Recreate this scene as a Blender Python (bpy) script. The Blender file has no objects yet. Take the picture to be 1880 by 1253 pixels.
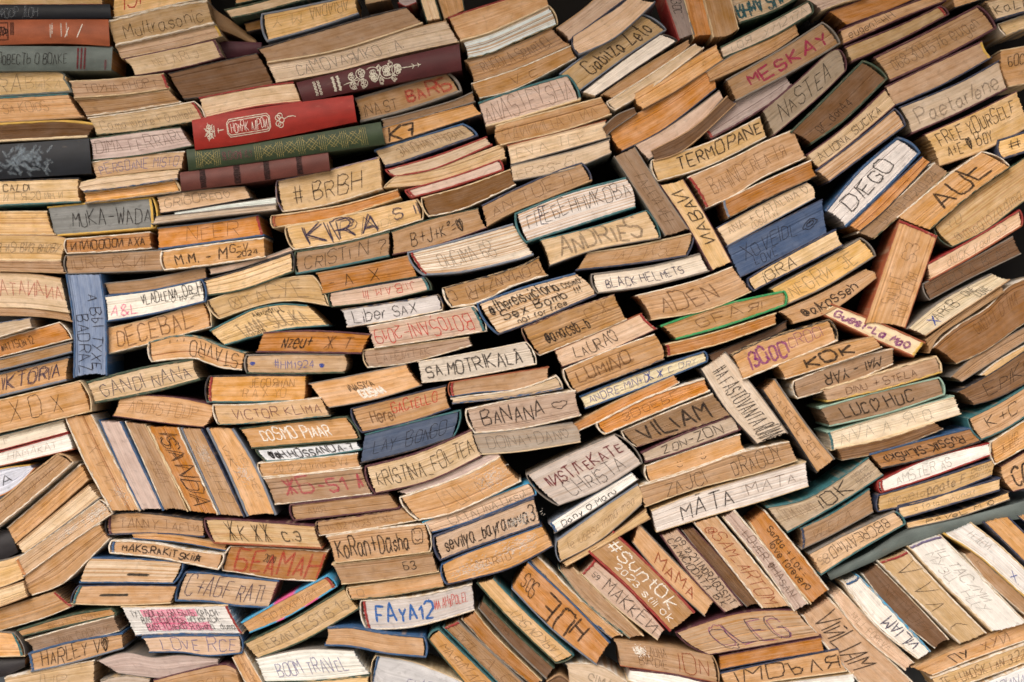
import bpy, math, random
from mathutils import Vector, noise

# ------------------------------------------------------------------ camera, sky, sun, exposure
scene = bpy.context.scene
C = scene.collection
MM = 0.0009                      # metres on the wall per photo pixel
DIST = 3.2                       # camera to wall face
CZ = 1.30                        # camera height
cam_data = bpy.data.cameras.new('camera')
cam_data.sensor_width = 36.0
cam_data.lens = 36.0 * DIST / (1880 * MM)
cam_data.clip_end = 200.0
cam_data.dof.use_dof = True
cam_data.dof.focus_distance = 3.05
cam_data.dof.aperture_fstop = 3.5
cam = bpy.data.objects.new('camera', cam_data)
cam.location = (0, -DIST, CZ)
cam.rotation_euler = (math.radians(90), 0, 0)
C.objects.link(cam)
scene.camera = cam

SUN_EL, SUN_AZ = math.radians(36), math.radians(-22)      # from the upper left, in front of the wall
world = bpy.data.worlds.new('World')
scene.world = world
world.use_nodes = True
wn = world.node_tree
wn.nodes.clear()
sky = wn.nodes.new('ShaderNodeTexSky')
sky.sky_type = 'NISHITA'
sky.sun_disc = False
sky.sun_elevation = SUN_EL
sky.sun_rotation = math.radians(180) - SUN_AZ
sky.dust_density = 5.0
sky.ozone_density = 0.6
bg = wn.nodes.new('ShaderNodeBackground')
bg.inputs[1].default_value = 0.15
wo = wn.nodes.new('ShaderNodeOutputWorld')
wn.links.new(sky.outputs[0], bg.inputs[0])
wn.links.new(bg.outputs[0], wo.inputs[0])
sun_data = bpy.data.lights.new('sun', 'SUN')
sun_data.energy = 1.7
sun_data.angle = math.radians(30)
sun_data.color = (1.0, 0.97, 0.94)
sun = bpy.data.objects.new('sun', sun_data)
sd = Vector((math.sin(SUN_AZ) * math.cos(SUN_EL), -math.cos(SUN_AZ) * math.cos(SUN_EL), math.sin(SUN_EL)))
sun.rotation_euler = (-sd).to_track_quat('-Z', 'Y').to_euler()
sun.location = (-2, -3, 4)
C.objects.link(sun)
scene.view_settings.view_transform = 'Standard'
scene.view_settings.look = 'None'
scene.view_settings.exposure = -0.24
scene.view_settings.gamma = 1.0

# ------------------------------------------------------------------ colours and materials
def lin(c):
    return tuple(((v / 255) / 12.92 if v <= 10 else (((v / 255) + 0.055) / 1.055) ** 2.4) for v in c)

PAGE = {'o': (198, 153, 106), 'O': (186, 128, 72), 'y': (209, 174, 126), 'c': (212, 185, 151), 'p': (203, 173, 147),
        'w': (234, 229, 221), 'q': (174, 138, 102), 'D': (115, 85, 60), 's': (88, 98, 114), 'l': (130, 143, 162),
        'a': (138, 142, 148), 'i': (228, 213, 192), 'X': (76, 90, 112), 'h': (194, 179, 163), 'B': (142, 102, 66)}
COVER = {'r': (148, 48, 46), 'm': (88, 50, 60), 'k': (48, 46, 50), 'n': (56, 64, 88), 'b': (54, 88, 128), 's': (116, 126, 142),
         'g': (58, 76, 62), 'e': (56, 106, 112), 'K': (30, 34, 42), 'u': (158, 86, 56), 'z': (98, 108, 106), 'R': (146, 38, 30),
         'M': (78, 34, 38), 'G': (52, 66, 46), 'U': (98, 54, 48), 'c': (222, 200, 165), 'w': (232, 224, 212), 'y': (210, 172, 84),
         'd': (126, 120, 114), 't': (176, 142, 106), 'o': (196, 134, 84), 'v': (108, 98, 134), 'B': (70, 160, 205),
         'J': (48, 150, 92), 'E': (150, 182, 168)}
INK = {'k': (42, 36, 35, .86), 'g': (112, 98, 86, .48), 'n': (96, 64, 44, .6), 'f': (124, 86, 54, .42), 'b': (52, 78, 160, .85),
       'B': (36, 100, 175, .95), 'i': (52, 50, 84, .85), 'r': (200, 56, 50, .85), 'u': (150, 68, 42, .8), 'm': (112, 40, 48, .9),
       'M': (190, 70, 92, .6), 'x': (165, 42, 84, .85), 'v': (120, 116, 160, .75), 'V': (140, 56, 130, .7), 'z': (240, 96, 150, .5),
       'w': (244, 238, 228, .95), 'e': (28, 88, 98, .95), 'y': (116, 74, 80, .8), 's': (112, 108, 112, .75), 'd': (66, 62, 56, .85),
       'l': (150, 158, 168, .4), 'R': (186, 62, 56, .6), 'c': (160, 176, 190, .22), 'h': (240, 232, 222, .45), 'G': (170, 156, 100, .75), 'K': (30, 28, 30, .7), 'S': (218, 212, 196, .85)}

def nodes(name):
    m = bpy.data.materials.new(name)
    m.use_nodes = True
    nt = m.node_tree
    b = nt.nodes['Principled BSDF']
    return m, nt, b

def N(nt, kind, **kw):
    n = nt.nodes.new(kind)
    for k, v in kw.items():
        if hasattr(n, k):
            setattr(n, k, v)
        else:
            n.inputs[k].default_value = v
    return n

def math_node(nt, op, a, b):
    n = nt.nodes.new('ShaderNodeMath')
    n.operation = op
    for i, v in enumerate((a, b)):
        if isinstance(v, (int, float)):
            n.inputs[i].default_value = v
        else:
            nt.links.new(v, n.inputs[i])
    return n.outputs[0]

def mapped_noise(nt, uv, sx, sy, detail=2.0, seed=None):
    mp = N(nt, 'ShaderNodeMapping')
    mp.inputs['Scale'].default_value = (sx, sy, 1)
    nt.links.new(uv, mp.inputs['Vector'])
    n = N(nt, 'ShaderNodeTexNoise')
    n.inputs['Scale'].default_value = 1.0
    n.inputs['Detail'].default_value = detail
    nt.links.new(mp.outputs[0], n.inputs['Vector'])
    return n.outputs['Fac']

def ramp(nt, fac, a, b, lo, hi):
    r = N(nt, 'ShaderNodeMapRange')
    r.inputs['From Min'].default_value = a
    r.inputs['From Max'].default_value = b
    r.inputs['To Min'].default_value = lo
    r.inputs['To Max'].default_value = hi
    nt.links.new(fac, r.inputs['Value'])
    return r.outputs[0]

def hsv(nt, col, val, sat=None, hue=None):
    h = N(nt, 'ShaderNodeHueSaturation')
    nt.links.new(col, h.inputs['Color'])
    nt.links.new(val, h.inputs['Value'])
    if sat is not None:
        nt.links.new(sat, h.inputs['Saturation'])
    return h.outputs[0]

def page_material():
    m, nt, b = nodes('aged_page_edges')
    oi = N(nt, 'ShaderNodeObjectInfo')
    uv = N(nt, 'ShaderNodeUVMap').outputs[0]            # millimetres: along the book, across the leaves
    fine = mapped_noise(nt, uv, 0.012, 2.2, 3)
    band = mapped_noise(nt, uv, 0.006, 0.55, 3)
    sig = mapped_noise(nt, uv, 0.004, 0.16, 2)
    stain = mapped_noise(nt, uv, 0.035, 0.06, 4)
    speck = mapped_noise(nt, uv, 0.9, 0.9, 2)
    v = math_node(nt, 'MULTIPLY', ramp(nt, fine, .3, .7, .92, 1.07), ramp(nt, band, .3, .7, .91, 1.08))
    v = math_node(nt, 'MULTIPLY', v, ramp(nt, sig, .3, .7, .91, 1.09))
    v = math_node(nt, 'MULTIPLY', v, ramp(nt, stain, .3, .7, .86, 1.08))
    v = math_node(nt, 'MULTIPLY', v, ramp(nt, speck, .3, .7, .93, 1.06))
    nick = mapped_noise(nt, uv, 0.10, 2.6, 2)
    dirt = mapped_noise(nt, uv, 0.09, 0.11, 5)
    v = math_node(nt, 'MULTIPLY', v, ramp(nt, nick, .3, .7, .94, 1.05))
    v = math_node(nt, 'MULTIPLY', v, ramp(nt, dirt, .56, .75, 1.0, .74))
    s = math_node(nt, 'MULTIPLY', ramp(nt, stain, .3, .7, 1.10, .86), ramp(nt, band, .3, .7, 1.08, .90))
    stripe = mapped_noise(nt, uv, 0.0025, 0.34, 1)          # folded signatures of the whiter books
    mix = N(nt, 'ShaderNodeMix', data_type='RGBA')
    nt.links.new(math_node(nt, 'MULTIPLY', ramp(nt, stripe, .46, .60, 0.0, .8), oi.outputs['Alpha']), mix.inputs[0])
    nt.links.new(oi.outputs['Color'], mix.inputs[6])
    mix.inputs[7].default_value = (*lin((186, 142, 96)), 1)
    col = hsv(nt, mix.outputs[2], v, s)
    nt.links.new(col, b.inputs['Base Color'])
    b.inputs['Roughness'].default_value = 0.88
    b.inputs['Specular IOR Level'].default_value = 0.2
    bump = N(nt, 'ShaderNodeBump')
    bump.inputs['Strength'].default_value = 0.2
    bump.inputs['Distance'].default_value = 0.0012
    hgt = math_node(nt, 'ADD', math_node(nt, 'ADD', fine, nick), math_node(nt, 'MULTIPLY', band, 1.2))
    nt.links.new(hgt, bump.inputs['Height'])
    nt.links.new(bump.outputs[0], b.inputs['Normal'])
    return m

def cover_material(name, torn):
    m, nt, b = nodes(name)
    oi = N(nt, 'ShaderNodeObjectInfo')
    uv = N(nt, 'ShaderNodeUVMap').outputs[0]
    big = mapped_noise(nt, uv, 0.05, 0.12, 4)
    speck = mapped_noise(nt, uv, 0.45, 0.9, 3)
    v = math_node(nt, 'MULTIPLY', ramp(nt, big, .3, .7, .78, 1.14), ramp(nt, speck, .3, .7, .9, 1.08))
    vc = N(nt, 'ShaderNodeVertexColor')
    vc.layer_name = 'paint'
    col = hsv(nt, vc.outputs['Color'], v)
    mix = N(nt, 'ShaderNodeMix', data_type='RGBA')
    wear = mapped_noise(nt, uv, 0.09, 0.35, 5)
    nt.links.new(ramp(nt, wear, .48 if torn else .53, .58 if torn else .70, 0.0, .85 if torn else .62), mix.inputs[0])
    nt.links.new(col, mix.inputs[6])
    mix.inputs[7].default_value = (*lin((196, 168, 128) if torn else (164, 140, 116)), 1)
    nt.links.new(mix.outputs[2], b.inputs['Base Color'])
    b.inputs['Roughness'].default_value = 0.62
    b.inputs['Specular IOR Level'].default_value = 0.35
    bump = N(nt, 'ShaderNodeBump')
    bump.inputs['Strength'].default_value = 0.35
    bump.inputs['Distance'].default_value = 0.001
    nt.links.new(math_node(nt, 'ADD', speck, wear), bump.inputs['Height'])
    nt.links.new(bump.outputs[0], b.inputs['Normal'])
    return m

def cloth_material():
    m, nt, b = nodes('spine_cloth')
    uv = N(nt, 'ShaderNodeUVMap').outputs[0]
    vc = N(nt, 'ShaderNodeVertexColor')
    vc.layer_name = 'paint'
    big = mapped_noise(nt, uv, 0.03, 0.06, 4)
    weave = mapped_noise(nt, uv, 0.8, 0.8, 2)
    wear = mapped_noise(nt, uv, 0.05, 0.12, 6)
    v = math_node(nt, 'MULTIPLY', ramp(nt, big, .3, .7, .78, 1.16), ramp(nt, weave, .3, .7, .86, 1.12))
    col = hsv(nt, vc.outputs['Color'], v)
    mix = N(nt, 'ShaderNodeMix', data_type='RGBA')
    nt.links.new(ramp(nt, wear, .64, .82, 0.0, .25), mix.inputs[0])
    nt.links.new(col, mix.inputs[6])
    mix.inputs[7].default_value = (*lin((150, 128, 110)), 1)
    nt.links.new(mix.outputs[2], b.inputs['Base Color'])
    b.inputs['Roughness'].default_value = 0.55
    b.inputs['Specular IOR Level'].default_value = 0.3
    bump = N(nt, 'ShaderNodeBump')
    bump.inputs['Strength'].default_value = 0.25
    bump.inputs['Distance'].default_value = 0.001
    nt.links.new(weave, bump.inputs['Height'])
    nt.links.new(bump.outputs[0], b.inputs['Normal'])
    return m

def ink_material():
    m, nt, b = nodes('ink_and_pencil')
    vc = N(nt, 'ShaderNodeVertexColor')
    vc.layer_name = 'paint'
    uv = N(nt, 'ShaderNodeUVMap').outputs[0]
    nz = mapped_noise(nt, uv, 0.16, 1.0, 4)
    nt.links.new(vc.outputs['Color'], b.inputs['Base Color'])
    a = math_node(nt, 'MULTIPLY', vc.outputs['Alpha'], ramp(nt, nz, .36, .62, .45, 1.12))
    a = math_node(nt, 'MINIMUM', a, 1.0)
    nt.links.new(a, b.inputs['Alpha'])
    b.inputs['Roughness'].default_value = 0.7
    b.inputs['Specular IOR Level'].default_value = 0.15
    return m

M_PAGE = page_material()
M_COVER = cover_material('worn_cover_board', False)
M_TORN = cover_material('torn_cover_board', True)
M_CLOTH = cloth_material()
M_INK = ink_material()

def plain(name, col, scale, rough=.9):
    m, nt, b = nodes(name)
    tc = N(nt, 'ShaderNodeTexCoord')
    n = N(nt, 'ShaderNodeTexNoise')
    n.inputs['Scale'].default_value = scale
    n.inputs['Detail'].default_value = 6
    nt.links.new(tc.outputs['Object'], n.inputs['Vector'])
    rgb = N(nt, 'ShaderNodeRGB')
    rgb.outputs[0].default_value = (*lin(col), 1)
    nt.links.new(hsv(nt, rgb.outputs[0], ramp(nt, n.outputs['Fac'], .3, .7, .7, 1.25)), b.inputs['Base Color'])
    b.inputs['Roughness'].default_value = rough
    return m

# ------------------------------------------------------------------ the setting: ground and the wall the books stand against
def mesh_object(name, verts, faces, mat, parent=None, uvs=None, paints=None, smooth=True, sharp=38):
    me = bpy.data.meshes.new(name)
    me.from_pydata(verts, [], faces)
    if uvs is not None:
        lay = me.uv_layers.new(name='UVMap')
        li = [0] * len(me.loops)
        me.loops.foreach_get('vertex_index', li)
        flat = []
        for i in li:
            flat.extend(uvs[i])
        lay.data.foreach_set('uv', flat)
    if paints is not None:
        at = me.attributes.new('paint', 'FLOAT_COLOR', 'POINT')
        flat = []
        for p in paints:
            flat.extend(p if len(p) == 4 else (*p, 1.0))
        at.data.foreach_set('color', flat)
    if smooth:
        me.polygons.foreach_set('use_smooth', [True] * len(me.polygons))
        me.update()
        me.set_sharp_from_angle(angle=math.radians(sharp))
    me.materials.append(mat)
    me.update()
    o = bpy.data.objects.new(name, me)
    C.objects.link(o)
    if parent is not None:
        o.parent = parent
    return o

def box(x0, x1, y0, y1, z0, z1):
    v = [(x, y, z) for x in (x0, x1) for y in (y0, y1) for z in (z0, z1)]
    f = [(0, 1, 3, 2), (4, 6, 7, 5), (0, 4, 5, 1), (2, 3, 7, 6), (0, 2, 6, 4), (1, 5, 7, 3)]
    return v, f

g = mesh_object('ground', [(-30, -30, 0), (30, -30, 0), (30, 30, 0), (-30, 30, 0)], [(0, 1, 2, 3)],
                plain('paving', (178, 168, 152), 3.0), smooth=False)
g['kind'] = 'structure'
v, f = box(-1.6, 1.6, 0.19, 0.27, 1.06, 2.25)
w = mesh_object('wall', v, f, plain('dark_board', (22, 19, 18), 4.0), smooth=False)
w['kind'] = 'structure'
v, f = box(-1.6, 1.6, 0.185, 0.27, 0.004, 1.056)           # lower backing wall, its lighter grey standing in for light in the gaps
w = mesh_object('lit_tone_lower_wall', v, f, plain('grey_lit_tone', (78, 84, 92), 6.0), smooth=False)
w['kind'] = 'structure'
v, f = box(-1.9, 1.9, -0.60, 0.27, 2.254, 2.31)            # unseen eave, added to shade the upper rows of books
w = mesh_object('added_shade_eave', v, f, plain('shade_eave_brown', (120, 100, 80), 5.0), smooth=False)
w['kind'] = 'structure'

# ------------------------------------------------------------------ handwriting: strokes on a 4 x 6 grid
GL = {
 'A': '00 26 40|12 32', 'B': '00 06|c06 26 36 45 34 23 03|c03 23 33 42 41 30 00', 'C': 'c45 36 16 05 01 10 30 41',
 'D': '00 06|c06 26 45 41 20 00', 'E': '46 06 00 40|03 33', 'F': '46 06 00|03 33', 'G': 'c45 36 16 05 01 10 30 41 43|43 23',
 'H': '00 06|40 46|03 43', 'I': '00 06', 'J': 'c36 31 20 10 01', 'K': '00 06|46 03 40', 'L': '06 00 40', 'M': '00 06 23 46 40',
 'N': '00 06 40 46', 'O': 'c16 05 01 10 30 41 45 36 16', 'P': '00 06|c06 36 45 44 33 03', 'Q': 'c16 05 01 10 30 41 45 36 16|32 50',
 'R': '00 06|c06 36 45 44 33 03|23 40', 'S': 'c45 36 16 05 04 13 33 42 41 30 10 01', 'T': '06 46|26 20', 'U': 'c06 01 10 30 41 46',
 'V': '06 20 46', 'W': '06 10 24 30 46', 'X': '00 46|06 40', 'Y': '06 23 46|23 20', 'Z': '06 46 00 40',
 '0': 'c16 05 01 10 20 31 35 26 16', '1': '04 26 20', '2': 'c05 16 36 45 43 00|00 40', '3': 'c05 16 36 45 33 23|c23 33 42 41 30 10 01',
 '4': '30 36 02 42', '5': '46 06 03|c03 33 42 41 30 10 01', '6': 'c46 16 02 01 10 30 41 42 33 13 02', '7': '06 46 20|13 33',
 '8': 'c23 04 05 16 36 45 44 23 02 01 10 30 41 42 23', '9': 'c43 33 13 04 05 16 36 45 43 30 10',
 'a': 'c34 24 14 03 01 10 20 32|34 31 40', 'b': '06 00|c03 14 24 33 31 20 00', 'c': 'c33 24 14 03 01 10 20 31', 'd': '36 31 40|c33 24 14 03 01 10 20 31',
 'e': 'c02 32 33 24 14 03 01 10 20 31', 'f': 'c36 26 15 10|04 24', 'g': 'c33 24 14 03 01 10 20 31|c34 3a 2b 1b 0a', 'h': '06 00|c03 14 24 33 30',
 'i': '04 00|05 06', 'j': 'c14 1a 0b|15 16', 'k': '06 00|34 02 30', 'l': '06 00', 'm': '04 00|c03 14 23 20|c23 34 43 40', 'n': '04 00|c03 14 24 33 30',
 'o': 'c14 03 01 10 20 31 33 24 14', 'p': '04 0b|c03 14 24 33 31 20 10 01', 'q': 'c33 24 14 03 01 10 20 31|34 3b', 'r': '04 00|c02 14 24',
 's': 'c33 24 14 03 12 22 31 20 10 01', 't': '16 11 20|04 24', 'u': 'c04 01 10 20 31|34 30', 'v': '04 20 44', 'w': '04 10 23 30 44', 'x': '04 30|00 34',
 'y': '04 10|c34 10 0b', 'z': '04 34 00 30',
 'Б': '46 06 00|c00 30 41 42 33 03', 'Г': '00 06 46', 'Д': '0a 00 40 4a|10 26 36 30', 'Ж': '20 26|06 23 00|46 23 40', 'З': 'c05 16 36 45 33 23|c23 33 42 41 30 10 01',
 'И': '06 00 46 40', 'Й': '06 00 46 40|c17 27 37', 'Л': '00 26 40', 'П': '00 06 46 40', 'Ф': '20 26|c25 15 04 03 12 32 43 44 35 25', 'Ц': '06 00 40 46|40 5a',
 'Ч': 'c06 04 13 43|46 40', 'Ш': '06 00 40 46|20 26', 'Ъ': '06 16 10|c13 33 42 41 30 10', 'Ы': '06 00|c03 13 22 21 10 00|40 46', 'Ь': '06 00|c03 33 42 41 30 00',
 'Э': 'c05 16 36 45 41 30 10 01|13 43', 'Ю': '00 06|03 13|c26 15 11 20 30 41 45 36 26', 'Я': '40 46|c46 16 05 04 13 43|23 00', 'У': '06 23|46 00',
 'Î': '00 06|07 17', 'Ă': '00 26 40|12 32|c17 27 37', 'ă': '00 26 40|12 32|c17 27 37', 'Ș': 'c45 36 16 05 04 13 33 42 41 30 10 01|2a 1b', 'ü': '14 15|34 35|c02 11 21 31 42',
 '#': '10 16|30 36|02 42|04 44', '+': '03 43|21 25', '-': '03 33', '.': '00 01', '=': '02 32|04 34', '@': 'c33 24 13 12 21 32 34|c34 31 41 43 35 15 03 01 10 30',
 '_': '00 40', '!': '06 02|00 01', ',': '01 0a', '/': '00 46', '(': 'c26 04 02 20', ')': 'c06 24 22 00', '?': 'c05 16 36 45 34 23 22|20 21',
 '^': 'c06 17 27 26 05 25', '&': 'c40 04 05 16 25 01 10 20 42', '♡': 'c20 03 05 16 25 36 45 43 20', '♥': 'c20 03 05 16 25 36 45 43 20|13 35|22 34|04 25|c20 13 15 25 35 33 20',
 '☆': '00 26 40 04 44 00', '☺': 'c16 05 01 10 30 41 45 36 16|14 15|34 35|c12 21 32', '●': 'c14 03 11 31 43 34 14|12 33|13 34|22 32|11 23', '⊗': 'c16 05 01 10 30 41 45 36 16|11 35|15 31',
 '◉': 'c03 25 43 21 03|c24 13 22 33 24|23 24', '♪': 'c12 01 10 21 12|22 26 35', 'Λ': '00 26 40', '▬': '03 43|02 42|04 44',
}
for a, b_ in zip('АВЕКМНОРСТХмΓ', 'ABEKMHOPCTXMГ'):
    GL[a] = GL[b_]
YV = {'a': -1, 'b': -2}

def catmull(P, n):
    if len(P) < 3:
        return [tuple(P[0][k] + (P[1][k] - P[0][k]) * i / n for k in (0, 1)) for i in range(n)] + [P[-1]]
    out = []
    for i in range(len(P) - 1):
        p0, p1, p2, p3 = P[max(i - 1, 0)], P[i], P[i + 1], P[min(i + 2, len(P) - 1)]
        if P[0] == P[-1]:
            if i == 0: p0 = P[-2]
            if i == len(P) - 2: p3 = P[1]
        for k in range(n):
            t = k / n
            out.append(tuple(.5 * (2 * p1[c] + (p2[c] - p0[c]) * t + (2 * p0[c] - 5 * p1[c] + 4 * p2[c] - p3[c]) * t * t
                                   + (3 * p1[c] - p0[c] - 3 * p2[c] + p3[c]) * t ** 3) for c in (0, 1)))
    out.append(P[-1])
    return out

def glyph(ch):
    st = []
    for s in GL.get(ch, '').split('|'):
        if not s:
            continue
        curve = s[0] == 'c'
        pts = [(float(p[0]), float(YV.get(p[1], p[1]))) for p in (s[1:] if curve else s).split()]
        st.append(catmull(pts, 4) if curve else pts)
    return st

def layout(text, rng):
    """strokes of a line of handwriting in a unit box, y up"""
    x, out = 0.0, []
    for ch in text:
        if ch == ' ':
            x += 3.0
            continue
        if ch == '▒':                                        # a chalky scuff: loose strokes
            for _ in range(190):
                px, py = x + rng.gauss(2, .9), rng.gauss(3, 1.3)
                a = rng.uniform(-.2, .7)
                l = rng.uniform(.06, .28)
                out.append([(px, py), (px + l * math.cos(a), py + 2.5 * l * math.sin(a))])
            x += 5
            continue
        st = glyph(ch)
        if not st:
            x += 3
            continue
        sc, ro, dy, sl = rng.uniform(.80, 1.14), rng.uniform(-.12, .10), rng.uniform(-.45, .45), rng.uniform(-.08, .14)
        for s in st:
            o = []
            for px, py in s:
                jx, jy = rng.gauss(0, .12), rng.gauss(0, .14)
                qx, qy = px * sc + sl * py + jx, py * sc + jy
                o.append((x + qx + ro * qy, qy - ro * qx + dy))
            out.append(o)
        x += max(p[0] for s in st for p in s) * sc + 1.5 + rng.uniform(-.2, .25)
    w = max(x - 1.5, .5)
    return [[(px / w, py / 6.0) for px, py in s] for s in out]

def resample(P, step):
    out = [P[0]]
    for a, b in zip(P, P[1:]):
        d = math.dist(a, b)
        n = max(1, int(d / step))
        for i in range(1, n + 1):
            out.append((a[0] + (b[0] - a[0]) * i / n, a[1] + (b[1] - a[1]) * i / n))
    return out

PEN = {'1': 0.9, '2': 1.25, '3': 1.7, '4': 2.55, '5': 4.2, '6': 15.0}

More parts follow.
